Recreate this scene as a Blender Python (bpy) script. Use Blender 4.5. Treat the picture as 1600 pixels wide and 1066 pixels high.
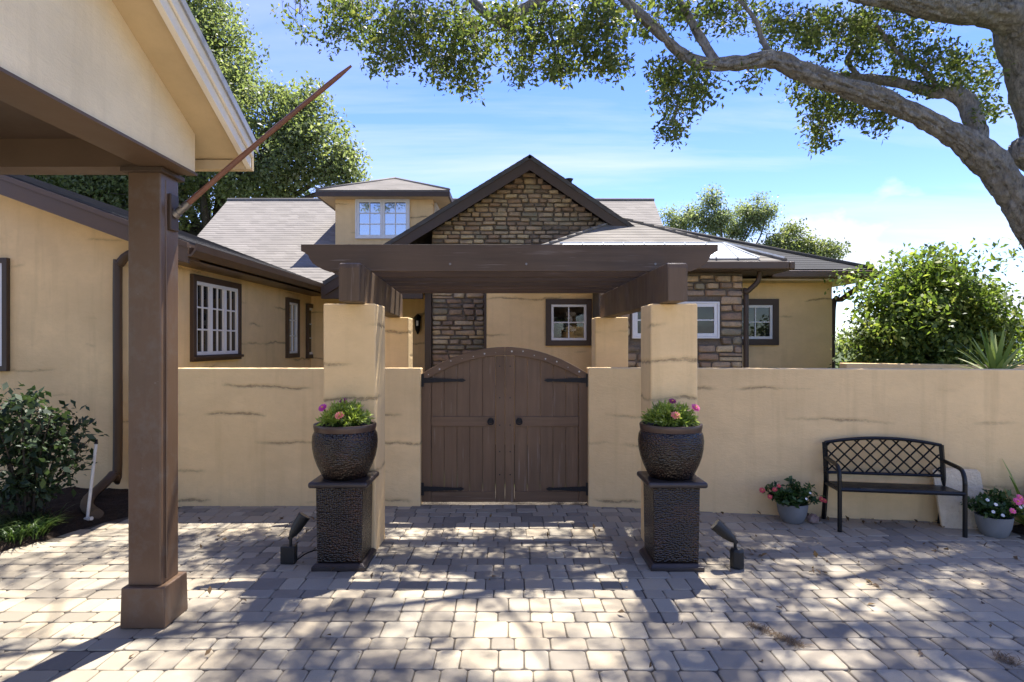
import bpy, bmesh, math, random
import numpy as np
from mathutils import Vector, Matrix, noise as mnoise

for o in list(bpy.data.objects):
    bpy.data.objects.remove(o)
scene = bpy.context.scene
COL = scene.collection
R = math.radians
rnd = random.Random(7)
nrg = np.random.default_rng(11)

# ------------------------------------------------------------------ camera
CAM_H = 1.9
F_PX = 950.0
cam_data = bpy.data.cameras.new("camera")
cam = bpy.data.objects.new("camera", cam_data)
COL.objects.link(cam)
cam.location = (0, 0, CAM_H)
cam.rotation_euler = (R(90), 0, 0)
cam_data.sensor_width = 36
cam_data.lens = 36 * F_PX / 1600
cam_data.shift_x = 5 / 1600
cam_data.shift_y = 2 / 1600
cam_data.clip_end = 3000
scene.camera = cam

# ------------------------------------------------------------------ light
SUN_DIR = Vector((0.15, 0.43, 1.0)).normalized()      # towards the sun
SUN_EL = math.asin(SUN_DIR.z)
SUN_AZ = math.atan2(SUN_DIR.x, SUN_DIR.y)
world = bpy.data.worlds.new("World")
scene.world = world
world.use_nodes = True
wt = world.node_tree
wt.nodes.clear()
def wn(t, **k):
    n = wt.nodes.new(t)
    for a, b in k.items():
        setattr(n, a, b)
    return n
w_out = wn('ShaderNodeOutputWorld')
w_bg = wn('ShaderNodeBackground')
w_bg.inputs['Strength'].default_value = 0.105
w_sky = wn('ShaderNodeTexSky', sky_type='NISHITA', sun_disc=False)
w_sky.sun_elevation = SUN_EL
w_sky.sun_rotation = SUN_AZ
w_sky.altitude = 2200
w_sky.air_density = 1.0
w_sky.dust_density = 0.0
w_sky.ozone_density = 2.2
w_tc = wn('ShaderNodeTexCoord')
w_sep = wn('ShaderNodeSeparateXYZ')
wt.links.new(w_tc.outputs['Generated'], w_sep.inputs[0])
def wmath(op, a, b=None, c=None, clamp=False):
    n = wn('ShaderNodeMath', operation=op, use_clamp=clamp)
    for i, v in enumerate((a, b, c)):
        if v is None:
            continue
        if isinstance(v, (int, float)):
            n.inputs[i].default_value = v
        else:
            wt.links.new(v, n.inputs[i])
    return n.outputs[0]
# flat cloud layer: direction projected on a plane overhead
zden = wmath('ADD', wmath('MAXIMUM', w_sep.outputs[2], 0.0), 0.16)
cu = wmath('DIVIDE', w_sep.outputs[0], zden)
cv = wmath('DIVIDE', w_sep.outputs[1], zden)
w_cmb = wn('ShaderNodeCombineXYZ')
wt.links.new(wmath('MULTIPLY_ADD', cv, 0.25, wmath('MULTIPLY', cu, 0.55)), w_cmb.inputs[0])
wt.links.new(wmath('MULTIPLY', cv, 1.7), w_cmb.inputs[1])
w_n1 = wn('ShaderNodeTexNoise')
w_n1.inputs['Scale'].default_value = 0.75
w_n1.inputs['Detail'].default_value = 9
w_n1.inputs['Roughness'].default_value = 0.58
w_n1.inputs['Distortion'].default_value = 0.5
wt.links.new(w_cmb.outputs[0], w_n1.inputs['Vector'])
w_cir = wn('ShaderNodeMapRange')
w_cir.inputs[1].default_value = 0.44
w_cir.inputs[2].default_value = 0.74
w_cir.inputs[3].default_value = 0.0
w_cir.inputs[4].default_value = 0.75
wt.links.new(w_n1.outputs['Fac'], w_cir.inputs[0])
# cumulus bank close to the horizon
w_n2 = wn('ShaderNodeTexNoise')
w_n2.inputs['Scale'].default_value = 4.2
w_n2.inputs['Detail'].default_value = 8
w_n2.inputs['Roughness'].default_value = 0.55
w_map = wn('ShaderNodeMapping')
w_map.inputs['Location'].default_value = (0.35, 0.0, 0.1)
w_map.inputs['Scale'].default_value = (1.0, 1.0, 1.7)
wt.links.new(w_tc.outputs['Generated'], w_map.inputs[0])
wt.links.new(w_map.outputs[0], w_n2.inputs['Vector'])
hz = wmath('SUBTRACT', 1.0, wmath('MULTIPLY', w_sep.outputs[2], 3.6))
cum_in = wmath('ADD', w_n2.outputs['Fac'], wmath('MULTIPLY', hz, 0.34))
w_cum = wn('ShaderNodeMapRange')
w_cum.inputs[1].default_value = 0.70
w_cum.inputs[2].default_value = 0.80
wt.links.new(cum_in, w_cum.inputs[0])
w_cl = wmath('MAXIMUM', w_cir.outputs[0], wmath('MULTIPLY', w_cum.outputs[0], 0.85), clamp=True)
w_hsv = wn('ShaderNodeHueSaturation')
w_hsv.inputs['Saturation'].default_value = 1.2
w_hsv.inputs['Hue'].default_value = 0.521
wt.links.new(w_sky.outputs[0], w_hsv.inputs['Color'])
w_mix = wn('ShaderNodeMixRGB')
w_mix.inputs[2].default_value = (3.2, 3.25, 3.4, 1)
wt.links.new(w_cl, w_mix.inputs[0])
wt.links.new(w_hsv.outputs[0], w_mix.inputs[1])
wt.links.new(w_mix.outputs[0], w_bg.inputs[0])
wt.links.new(w_bg.outputs[0], w_out.inputs[0])

sun_data = bpy.data.lights.new("sun", 'SUN')
sun_data.energy = 4.0
sun_data.angle = R(0.55)
sun_data.color = (1.0, 0.955, 0.88)
sun = bpy.data.objects.new("sun", sun_data)
COL.objects.link(sun)
sun.location = (4, 10, 30)
sun.rotation_euler = (-SUN_DIR).to_track_quat('-Z', 'Y').to_euler()

vs = scene.view_settings
vs.view_transform = 'Standard'
vs.look = 'None'
vs.exposure = 1.8
vs.gamma = 1
vs.use_curve_mapping = False

cy = scene.cycles
cy.max_bounces = 6
cy.diffuse_bounces = 4
cy.glossy_bounces = 2
cy.transmission_bounces = 3
cy.transparent_max_bounces = 6
cy.caustics_reflective = False
cy.caustics_refractive = False

# ------------------------------------------------------------------ helpers
def P(px, py, d):
    """point of the place seen at photo pixel (px, py), d metres in front"""
    return Vector(((px - 795) / F_PX * d, d, CAM_H - (py - 535) / F_PX * d))
def PX(px, d):
    return (px - 795) / F_PX * d
def PZ(py, d):
    return CAM_H - (py - 535) / F_PX * d
def proj(v):
    return 795 + v[0] / v[1] * F_PX, 535 - (v[2] - CAM_H) / v[1] * F_PX

WLOC = {}
def empty(name, loc, label=None, cat=None, group=None):
    o = bpy.data.objects.new(name, None)
    o.empty_display_size = 0.1
    o.location = loc
    COL.objects.link(o)
    WLOC[o.name] = Vector(loc)
    if label:
        tag(o, label, cat, group)
    return o
def tag(o, label=None, cat=None, group=None, kind=None):
    if label: o['label'] = label
    if cat: o['category'] = cat
    if group: o['group'] = group
    if kind: o['kind'] = kind
    return o
def link(name, mesh, parent=None, loc=None):
    o = bpy.data.objects.new(name, mesh)
    COL.objects.link(o)
    base = WLOC[parent.name] if parent else Vector((0, 0, 0))
    if parent:
        o.parent = parent
    w = Vector(loc) if loc is not None else base
    o.location = w - base
    WLOC[o.name] = w.copy()
    return o

class MB:
    def __init__(self, xf=None):
        self.v = []
        self.f = []
        self.xf = xf
    def add(self, verts, faces):
        b = len(self.v)
        if self.xf is not None:
            verts = [self.xf @ Vector(p) for p in verts]
        self.v += [tuple(p) for p in verts]
        self.f += [tuple(b + i for i in f) for f in faces]
        return self
    def box(self, x0, x1, y0, y1, z0, z1):
        x0, x1 = min(x0, x1), max(x0, x1)
        y0, y1 = min(y0, y1), max(y0, y1)
        z0, z1 = min(z0, z1), max(z0, z1)
        return self.add([(x0, y0, z0), (x1, y0, z0), (x1, y1, z0), (x0, y1, z0),
                         (x0, y0, z1), (x1, y0, z1), (x1, y1, z1), (x0, y1, z1)],
                        [(0, 3, 2, 1), (4, 5, 6, 7), (0, 1, 5, 4), (1, 2, 6, 5), (2, 3, 7, 6), (3, 0, 4, 7)])
    def prism(self, poly, a, b, axis='y'):
        """poly: list of 2D points; extruded along axis from a to b"""
        n = len(poly)
        def m(p, t):
            if axis == 'y': return (p[0], t, p[1])
            if axis == 'x': return (t, p[0], p[1])
            return (p[0], p[1], t)
        vs_ = [m(p, a) for p in poly] + [m(p, b) for p in poly]
        fs = [tuple(range(n)), tuple(range(2 * n - 1, n - 1, -1))]
        for i in range(n):
            j = (i + 1) % n
            fs.append((i, i + n, j + n, j))
        return self.add(vs_, fs)
    def frame(self, u0, u1, z0, z1, hu0, hu1, hz0, hz1, n0, n1):
        """rectangular ring in the u/z plane, thickness along y"""
        o = [(u0, z0), (u1, z0), (u1, z1), (u0, z1)]
        i = [(hu0, hz0), (hu1, hz0), (hu1, hz1), (hu0, hz1)]
        vs_ = [(p[0], n0, p[1]) for p in o + i] + [(p[0], n1, p[1]) for p in o + i]
        fs = []
        for k in range(4):
            l = (k + 1) % 4
            fs += [(k, l, 4 + l, 4 + k), (8 + k, 12 + k, 12 + l, 8 + l),
                   (k, 8 + k, 8 + l, l), (4 + k, 4 + l, 12 + l, 12 + k)]
        return self.add(vs_, fs)
    def tube(self, pts, radii, n=8, caps=True, flat=1.0):
        pts = [Vector(p) for p in pts]
        if isinstance(radii, (int, float)):
            radii = [radii] * len(pts)
        vs_, fs = [], []
        up = None
        for i, p in enumerate(pts):
            if i == 0: t = pts[1] - pts[0]
            elif i == len(pts) - 1: t = pts[-1] - pts[-2]
            else: t = pts[i + 1] - pts[i - 1]
            if t.length < 1e-9: t = Vector((0, 0, 1))
            t.normalize()
            if up is None:
                ref = Vector((0, 0, 1)) if abs(t.z) < 0.9 else Vector((1, 0, 0))
                up = t.cross(ref).normalized()
            else:
                up = (up - t * up.dot(t))
                if up.length < 1e-6:
                    up = t.orthogonal()
                up.normalize()
            w = t.cross(up)
            for k in range(n):
                a = 2 * math.pi * k / n
                vs_.append(p + (up * math.cos(a) + w * math.sin(a) * flat) * radii[i])
        for i in range(len(pts) - 1):
            for k in range(n):
                l = (k + 1) % n
                fs.append((i * n + k, i * n + l, (i + 1) * n + l, (i + 1) * n + k))
        if caps:
            fs.append(tuple(range(n - 1, -1, -1)))
            fs.append(tuple((len(pts) - 1) * n + k for k in range(n)))
        return self.add(vs_, fs)
    def bar(self, a, b, w, h=None):
        """square bar from a to b"""
        return self.tube([a, b], [w * 0.7071, w * 0.7071], 4)
    def lathe(self, prof, c, n=32):
        vs_, fs = [], []
        for r, z in prof:
            for k in range(n):
                a = 2 * math.pi * k / n
                vs_.append((c[0] + r * math.cos(a), c[1] + r * math.sin(a), c[2] + z))
        for i in range(len(prof) - 1):
            for k in range(n):
                l = (k + 1) % n
                fs.append((i * n + k, i * n + l, (i + 1) * n + l, (i + 1) * n + k))
        fs.append(tuple(range(n - 1, -1, -1)))
        fs.append(tuple((len(prof) - 1) * n + k for k in range(n)))
        return self.add(vs_, fs)
    def slab(self, pts, t):
        """flat polygon thickened downwards along its normal"""
        pts = [Vector(p) for p in pts]
        nrm = (pts[1] - pts[0]).cross(pts[2] - pts[0]).normalized()
        if nrm.z < 0:
            pts = pts[::-1]
            nrm = -nrm
        n = len(pts)
        vs_ = pts + [p - nrm * t for p in pts]
        fs = [tuple(range(n)), tuple(range(2 * n - 1, n - 1, -1))]
        for i in range(n):
            j = (i + 1) % n
            fs.append((i, i + n, j + n, j))
        return self.add(vs_, fs)
    def build(self, name, mat, parent=None, smooth=False, bevel=0, loc=None, segs=2):
        me = bpy.data.meshes.new(name)
        base = Vector(loc) if loc is not None else (WLOC[parent.name] if parent else Vector((0, 0, 0)))
        me.from_pydata([(p[0] - base.x, p[1] - base.y, p[2] - base.z) for p in self.v], [], self.f)
        me.materials.append(mat)
        bm = bmesh.new()
        bm.from_mesh(me)
        bmesh.ops.recalc_face_normals(bm, faces=bm.faces)
        bm.to_mesh(me)
        bm.free()
        if smooth:
            me.polygons.foreach_set('use_smooth', [True] * len(me.polygons))
            if smooth == 'angle':
                me.set_sharp_from_angle(angle=R(35))
        me.update()
        o = link(name, me, parent, loc=base)
        if bevel:
            m = o.modifiers.new('bevel', 'BEVEL')
            m.width = bevel
            m.segments = segs
            m.limit_method = 'ANGLE'
            m.angle_limit = R(40)
        return o

def catmull(pts, sub=5):
    """pts: list of (Vector, radius)"""
    out = []
    n = len(pts)
    for i in range(n - 1):
        p0 = pts[max(i - 1, 0)]; p1 = pts[i]; p2 = pts[i + 1]; p3 = pts[min(i + 2, n - 1)]
        for s in range(sub):
            t = s / sub
            q = 0.5 * ((2 * p1[0]) + (p2[0] - p0[0]) * t + (2 * p0[0] - 5 * p1[0] + 4 * p2[0] - p3[0]) * t * t
                       + (3 * p1[0] - p0[0] - 3 * p2[0] + p3[0]) * t ** 3)
            out.append((q, p1[1] + (p2[1] - p1[1]) * t))
    out.append(pts[-1])
    return out

# ------------------------------------------------------------------ materials
class NT:
    def __init__(self, name):
        self.m = bpy.data.materials.new(name)
        self.m.use_nodes = True
        self.t = self.m.node_tree
        self.t.nodes.clear()
        self.out = self.t.nodes.new('ShaderNodeOutputMaterial')
        self.b = self.t.nodes.new('ShaderNodeBsdfPrincipled')
        self.t.links.new(self.b.outputs[0], self.out.inputs[0])
        self._pos = None
    def n(self, t, **k):
        x = self.t.nodes.new(t)
        for a, b in k.items():
            setattr(x, a, b)
        return x
    def l(self, a, b):
        self.t.links.new(a, b)
    def pos(self):
        if not self._pos:
            self._pos = self.n('ShaderNodeNewGeometry').outputs['Position']
        return self._pos
    def obj(self):
        return self.n('ShaderNodeTexCoord').outputs['Object']
    def math(self, op, a, b=None, c=None, clamp=False):
        x = self.n('ShaderNodeMath', operation=op, use_clamp=clamp)
        for i, v in enumerate((a, b, c)):
            if v is None: continue
            if isinstance(v, (int, float)): x.inputs[i].default_value = v
            else: self.l(v, x.inputs[i])
        return x.outputs[0]
    def scale(self, vec, s):
        x = self.n('ShaderNodeMapping')
        x.inputs['Scale'].default_value = s if hasattr(s, '__len__') else (s, s, s)
        self.l(vec, x.inputs[0])
        return x.outputs[0]
    def noise(self, vec, scale=1, detail=4, rough=0.5, dist=0.0):
        x = self.n('ShaderNodeTexNoise')
        x.inputs['Scale'].default_value = scale
        x.inputs['Detail'].default_value = detail
        x.inputs['Roughness'].default_value = rough
        x.inputs['Distortion'].default_value = dist
        self.l(vec, x.inputs['Vector'])
        return x.outputs['Fac']
    def voro(self, vec, scale, feature='F1', rand=1.0):
        x = self.n('ShaderNodeTexVoronoi', feature=feature)
        x.inputs['Scale'].default_value = scale
        x.inputs['Randomness'].default_value = rand
        self.l(vec, x.inputs['Vector'])
        return x.outputs['Distance']
    def ramp(self, fac, stops, interp='LINEAR'):
        x = self.n('ShaderNodeValToRGB')
        x.color_ramp.interpolation = interp
        e = x.color_ramp.elements
        while len(e) < len(stops):
            e.new(0.5)
        for i, (p, c) in enumerate(stops):
            e[i].position = p
            e[i].color = (c[0], c[1], c[2], 1) if hasattr(c, '__len__') else (c, c, c, 1)
        self.l(fac, x.inputs[0])
        return x.outputs[0]
    def rng(self, v, a, b, c=0.0, d=1.0):
        x = self.n('ShaderNodeMapRange')
        for i, k in enumerate((a, b, c, d)):
            x.inputs[1 + i].default_value = k
        self.l(v, x.inputs[0])
        return x.outputs[0]
    def mix(self, fac, a, b, mode='MIX'):
        x = self.n('ShaderNodeMixRGB', blend_type=mode)
        for i, v in enumerate((fac, a, b)):
            if isinstance(v, (int, float)): x.inputs[i].default_value = v
            elif isinstance(v, tuple): x.inputs[i].default_value = (v[0], v[1], v[2], 1)
            else: self.l(v, x.inputs[i])
        return x.outputs[0]
    def bump(self, h, strength=0.5, dist=0.01, prev=None):
        x = self.n('ShaderNodeBump')
        x.inputs['Strength'].default_value = strength
        x.inputs['Distance'].default_value = dist
        self.l(h, x.inputs['Height'])
        if prev is not None:
            self.l(prev, x.inputs['Normal'])
        return x.outputs[0]
    def set(self, color=None, rough=None, metal=None, normal=None, spec=None):
        for key, v in (('Base Color', color), ('Roughness', rough), ('Metallic', metal), ('Normal', normal), ('Specular IOR Level', spec)):
            if v is None: continue
            if isinstance(v, (int, float)): self.b.inputs[key].default_value = v
            elif isinstance(v, tuple): self.b.inputs[key].default_value = (v[0], v[1], v[2], 1)
            else: self.l(v, self.b.inputs[key])
        return self.m

def m_stucco(name, base, cracks=True, seed=0.0):
    t = NT(name)
    p = t.pos()
    sp = t.n('ShaderNodeSeparateXYZ')
    t.l(p, sp.inputs[0])
    h = t.math('ADD', sp.outputs[0], t.math('MULTIPLY', sp.outputs[1], 0.83))
    big = t.noise(t.scale(p, (0.9, 0.9, 1.4)), 1.0, 5, 0.6)
    mid = t.noise(p, 5.5, 5, 0.65)
    c = t.mix(t.rng(big, 0.3, 0.7), tuple(x * 0.86 for x in base), tuple(min(1, x * 1.08) for x in base))
    c = t.mix(t.rng(mid, 0.35, 0.75, 0, 0.35), c, (base[0] * 0.85, base[1] * 0.82, base[2] * 0.78))
    # vertical weather runs
    runs = t.noise(t.scale(p, (7, 7, 0.5)), 1.0, 4, 0.6)
    c = t.mix(t.rng(runs, 0.52, 0.75, 0, 0.45), c, (base[0] * 0.72, base[1] * 0.70, base[2] * 0.66))
    fine = t.noise(p, 95, 3, 0.6)
    nb = t.bump(fine, 0.45, 0.005)
    trow = t.noise(t.scale(p, (1, 1, 2.2)), 13, 5, 0.65, 0.6)
    nb = t.bump(trow, 0.45, 0.012, nb)
    c = t.mix(t.rng(trow, 0.5, 0.8, 0, 0.3), c, tuple(x * 0.8 for x in base))
    if cracks:
        wob = t.noise(t.scale(p, (1.0, 1.0, 0.6)), 2.2, 3, 0.5)
        jag = t.noise(p, 17, 3, 0.6)
        zz = t.math('ADD', t.math('ADD', sp.outputs[2], seed), t.math('ADD', t.math('MULTIPLY', wob, 0.16), t.math('MULTIPLY', jag, 0.03)))
        zr = t.math('DIVIDE', zz, 0.33)
        row = t.math('FLOOR', zr)
        fr = t.math('ABSOLUTE', t.math('SUBTRACT', t.math('FRACT', zr), 0.5))
        cv = t.n('ShaderNodeCombineXYZ')
        t.l(t.math('MULTIPLY', h, 0.8), cv.inputs[0])
        t.l(t.math('MULTIPLY', row, 3.71), cv.inputs[1])
        gate = t.noise(cv.outputs[0], 1.0, 2, 0.5)
        gm = t.rng(gate, 0.53, 0.61)
        wv = t.math('MULTIPLY_ADD', t.noise(p, 4, 4, 0.7), 0.11, -0.018)
        line = t.math('LESS_THAN', fr, wv)
        soft = t.rng(fr, 0.0, 0.11, 1, 0)
        brk = t.rng(t.noise(p, 30, 3, 0.7), 0.32, 0.55)
        lm = t.math('MULTIPLY', t.math('MULTIPLY', line, gm), brk)
        c = t.mix(t.math('MULTIPLY', t.math('MULTIPLY', soft, gm), 0.36), c, (0.26, 0.17, 0.08))
        c = t.mix(t.math('MULTIPLY', lm, 0.5), c, (0.12, 0.08, 0.045))
        nb = t.bump(t.math('MULTIPLY', t.math('MULTIPLY', soft, gm), -1.0), 0.5, 0.008, nb)
    return t.set(c, 0.85, 0, nb, 0.25)

def m_wood(name, base, wear=0.3, axis='x', rough=0.55):
    t = NT(name)
    p = t.pos()
    s = {'x': (1.2, 22, 22), 'y': (22, 1.2, 22), 'z': (22, 22, 1.2)}[axis]
    g = t.noise(t.scale(p, s), 1.0, 5, 0.65, 0.3)
    b = t.noise(p, 2.4, 4, 0.6)
    c = t.mix(t.rng(g, 0.3, 0.7), tuple(x * 0.62 for x in base), tuple(x * 1.25 for x in base))
    oi = t.n('ShaderNodeObjectInfo').outputs['Random']
    c = t.mix(t.math('MULTIPLY', oi, 0.45), c, tuple(x * 0.6 for x in base))
    c = t.mix(t.rng(b, 0.4, 0.75, 0, 0.5), c, tuple(x * 0.7 for x in base))
    if wear:
        wg = t.noise(t.scale(p, tuple(k * 0.6 for k in s)), 1.3, 4, 0.7)
        c = t.mix(t.rng(wg, 0.60, 0.76, 0, wear), c, (0.34, 0.28, 0.24))
        sc = t.noise(t.scale(p, tuple(k * 2.6 if k > 2 else k * 1.1 for k in s)), 1.0, 3, 0.6)
        c = t.mix(t.rng(sc, 0.68, 0.72, 0, wear), c, (0.42, 0.36, 0.31))
        gp = t.noise(p, 0.9, 3, 0.6)
        c = t.mix(t.rng(gp, 0.4, 0.65, 0, 0.35), c, tuple(x * 1.35 for x in base))
    nb = t.bump(g, 0.3, 0.004)
    rr = t.rng(b, 0.3, 0.7, rough - 0.1, rough + 0.12)
    return t.set(c, rr, 0, nb, 0.35)

def m_paint(name, base, rough=0.5, var=0.12, bump=0.1, scale=3.0, metal=0.0, spec=0.4):
    t = NT(name)
    p = t.pos()
    b = t.noise(p, scale, 5, 0.6)
    f = t.noise(p, 60, 3, 0.6)
    c = t.mix(t.rng(b, 0.3, 0.72), tuple(x * (1 - var) for x in base), tuple(min(1, x * (1 + var)) for x in base))
    c = t.mix(t.rng(f, 0.55, 0.8, 0, 0.3), c, tuple(x * 0.8 for x in base))
    rr = t.rng(b, 0.3, 0.7, max(0.03, rough - 0.08), min(1, rough + 0.1))
    return t.set(c, rr, metal, t.bump(f, bump, 0.003), spec)

def m_roof(name, base, dark=0.0):
    t = NT(name)
    p = t.pos()
    sp = t.n('ShaderNodeSeparateXYZ')
    t.l(p, sp.inputs[0])
    row = t.math('FLOOR', t.math('DIVIDE', sp.outputs[2], 0.075))
    tabx = t.math('FLOOR', t.math('MULTIPLY', t.math('ADD', t.math('ADD', sp.outputs[0], sp.outputs[1]), t.math('MULTIPLY', row, 0.137)), 4.2))
    cv = t.n('ShaderNodeCombineXYZ')
    t.l(tabx, cv.inputs[0]); t.l(row, cv.inputs[1])
    wn_ = t.n('ShaderNodeTexWhiteNoise', noise_dimensions='2D')
    t.l(cv.outputs[0], wn_.inputs['Vector'])
    big = t.noise(p, 0.9, 5, 0.65)
    stk = t.noise(t.scale(p, (1.5, 1.5, 9)), 1.4, 4, 0.6)
    gr = t.noise(p, 110, 2, 0.6)
    c = t.mix(wn_.outputs['Value'], tuple(x * 0.78 for x in base), tuple(x * 1.2 for x in base))
    c = t.mix(t.rng(big, 0.35, 0.7, 0, 0.55), c, tuple(x * 0.72 for x in base))
    c = t.mix(t.rng(stk, 0.5, 0.75, 0, 0.25), c, (base[0] * 1.25, base[1] * 1.22, base[2] * 1.2))
    c = t.mix(t.rng(gr, 0.3, 0.7, 0, 0.5), c, tuple(x * 0.7 for x in base))
    return t.set(c, 0.9, 0, t.bump(gr, 0.4, 0.006), 0.2)

def m_leaf(name, lo, hi, trans=0.35, rough=0.45, yellow=None):
    t = NT(name)
    at = t.n('ShaderNodeAttribute', attribute_name='tint')
    stops = [(0.0, lo), (0.75, hi)]
    if yellow:
        stops.append((1.0, yellow))
    c = t.ramp(at.outputs['Fac'], stops)
    p = t.pos()
    nz = t.noise(p, 1.3, 3, 0.6)
    c = t.mix(t.rng(nz, 0.35, 0.7, 0, 0.4), c, tuple(x * 0.75 for x in lo))
    t.set(c, rough, 0, None, 0.4)
    tr = t.n('ShaderNodeBsdfTranslucent')
    t.l(t.mix(1.0, c, (1.25, 1.35, 0.7), 'MULTIPLY'), tr.inputs[0])
    ms = t.n('ShaderNodeMixShader')
    ms.inputs[0].default_value = trans
    t.l(t.b.outputs[0], ms.inputs[1])
    t.l(tr.outputs[0], ms.inputs[2])
    t.l(ms.outputs[0], t.out.inputs[0])
    return t.m

def m_bark(name, base):
    t = NT(name)
    p = t.pos()
    n1 = t.noise(t.scale(p, (1, 1, 0.45)), 13, 6, 0.7, 0.6)
    v = t.voro(t.scale(p, (1, 1, 0.5)), 16)
    b = t.noise(p, 2.1, 4, 0.6)
    c = t.ramp(n1, [(0.3, tuple(x * 0.42 for x in base)), (0.55, base), (0.78, tuple(x * 1.5 for x in base))])
    c = t.mix(t.rng(b, 0.42, 0.62, 0, 0.55), c, tuple(x * 0.6 for x in base))
    lich = t.noise(p, 5.5, 5, 0.65)
    c = t.mix(t.rng(lich, 0.62, 0.7, 0, 0.6), c, (0.36, 0.37, 0.31))
    nb = t.bump(v, 0.8, 0.05)
    n3 = t.noise(t.scale(p, (1, 1, 0.6)), 34, 5, 0.7)
    c = t.mix(t.rng(n3, 0.5, 0.68, 0, 0.6), c, tuple(x * 0.38 for x in base))
    nb = t.bump(n1, 1.0, 0.06, nb)
    nb = t.bump(n3, 0.8, 0.02, nb)
    return t.set(c, 0.9, 0, nb, 0.2)

def m_hammered(name):
    t = NT(name)
    p = t.pos()
    v = t.math('SUBTRACT', 1.0, t.voro(t.scale(p, (1, 1, 1.2)), 50, 'F1', 0.7))
    b = t.noise(p, 4.0, 4, 0.6)
    c = t.mix(t.rng(b, 0.45, 0.7), (0.028, 0.018, 0.013), (0.085, 0.038, 0.021))
    c = t.mix(t.rng(v, 0.45, 0.75, 0.8, 0.0), c, (0.008, 0.006, 0.005))
    nb = t.bump(v, 0.9, 0.010)
    return t.set(c, t.rng(b, 0.3, 0.7, 0.14, 0.26), 0.45, nb, 0.8)

def m_paver(name):
    t = NT(name)
    at = t.n('ShaderNodeAttribute', attribute_name='tint')
    p = t.pos()
    c = t.ramp(at.outputs['Fac'], [(0.0, (0.185, 0.160, 0.123)), (0.25, (0.295, 0.252, 0.186)), (0.5, (0.41, 0.335, 0.228)),
                                   (0.75, (0.32, 0.284, 0.22)), (1.0, (0.455, 0.385, 0.27))])
    big = t.noise(p, 0.8, 5, 0.6)
    mid = t.noise(p, 7, 5, 0.65)
    spk = t.noise(p, 130, 3, 0.7)
    c = t.mix(t.rng(big, 0.35, 0.7, 0, 0.35), c, (0.26, 0.225, 0.19))
    c = t.mix(t.rng(mid, 0.5, 0.78, 0, 0.3), c, (0.43, 0.37, 0.30))
    c = t.mix(t.rng(spk, 0.5, 0.75, 0, 0.45), c, (0.20, 0.18, 0.17))
    st = t.noise(p, 2.3, 4, 0.7, 0.4)
    c = t.mix(t.rng(st, 0.64, 0.74, 0, 0.4), c, (0.16, 0.15, 0.145))
    nb = t.bump(mid, 0.25, 0.006)
    nb = t.bump(spk, 0.35, 0.003, nb)
    return t.set(c, 0.82, 0, nb, 0.3)

def m_stone(name):
    t = NT(name)
    oi = t.n('ShaderNodeObjectInfo').outputs['Random']
    p = t.pos()
    n1 = t.noise(p, 9, 6, 0.65)
    n2 = t.noise(p, 40, 4, 0.65)
    f = t.math('ADD', t.math('MULTIPLY', oi, 0.85), t.math('MULTIPLY', t.math('SUBTRACT', n1, 0.5), 0.5))
    c = t.ramp(f, [(0.0, (0.168, 0.138, 0.102)), (0.18, (0.396, 0.258, 0.162)), (0.36, (0.264, 0.240, 0.168)), (0.52, (0.540, 0.378, 0.228)),
                   (0.68, (0.336, 0.246, 0.174)), (0.82, (0.620, 0.480, 0.282)), (1.0, (0.420, 0.288, 0.192))])
    c = t.mix(t.rng(n2, 0.48, 0.75, 0, 0.4), c, (0.10, 0.082, 0.065))
    nb = t.bump(n1, 0.7, 0.03)
    nb = t.bump(n2, 0.5, 0.01, nb)
    return t.set(c, 0.85, 0, nb, 0.25)

def m_plain(name, base, rough=0.5, metal=0.0, spec=0.5):
    t = NT(name)
    p = t.pos()
    n = t.noise(p, 14, 4, 0.6)
    c = t.mix(t.rng(n, 0.3, 0.7), tuple(x * 0.9 for x in base), tuple(min(1, x * 1.08) for x in base))
    return t.set(c, rough, metal, None, spec)

def m_soil(name, a, b, scale=30):
    t = NT(name)
    p = t.pos()
    n = t.noise(p, scale, 5, 0.7)
    m2 = t.noise(p, 2.5, 4, 0.6)
    c = t.ramp(n, [(0.3, a), (0.7, b)])
    c = t.mix(t.rng(m2, 0.4, 0.7, 0, 0.4), c, tuple(x * 0.6 for x in a))
    return t.set(c, 0.95, 0, t.bump(n, 0.9, 0.03), 0.15)

def m_glass(name, base=(0.012, 0.014, 0.014), refl=0.5, rough=0.03):
    t = NT(name)
    p = t.pos()
    n = t.noise(p, 2.6, 2, 0.5)
    t.set(base, rough, 0, t.bump(n, 0.06, 0.02), refl)
    return t.m

def m_clear(name):
    t = NT(name)
    tr = t.n('ShaderNodeBsdfTransparent')
    tr.inputs[0].default_value = (0.92, 0.94, 0.93, 1)
    gl = t.n('ShaderNodeBsdfGlossy')
    gl.inputs['Roughness'].default_value = 0.03
    fr = t.n('ShaderNodeFresnel')
    fr.inputs[0].default_value = 1.5
    ms = t.n('ShaderNodeMixShader')
    t.l(t.math('ADD', fr.outputs[0], 0.02), ms.inputs[0])
    t.l(tr.outputs[0], ms.inputs[1])
    t.l(gl.outputs[0], ms.inputs[2])
    t.l(ms.outputs[0], t.out.inputs[0])
    return t.m

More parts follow.
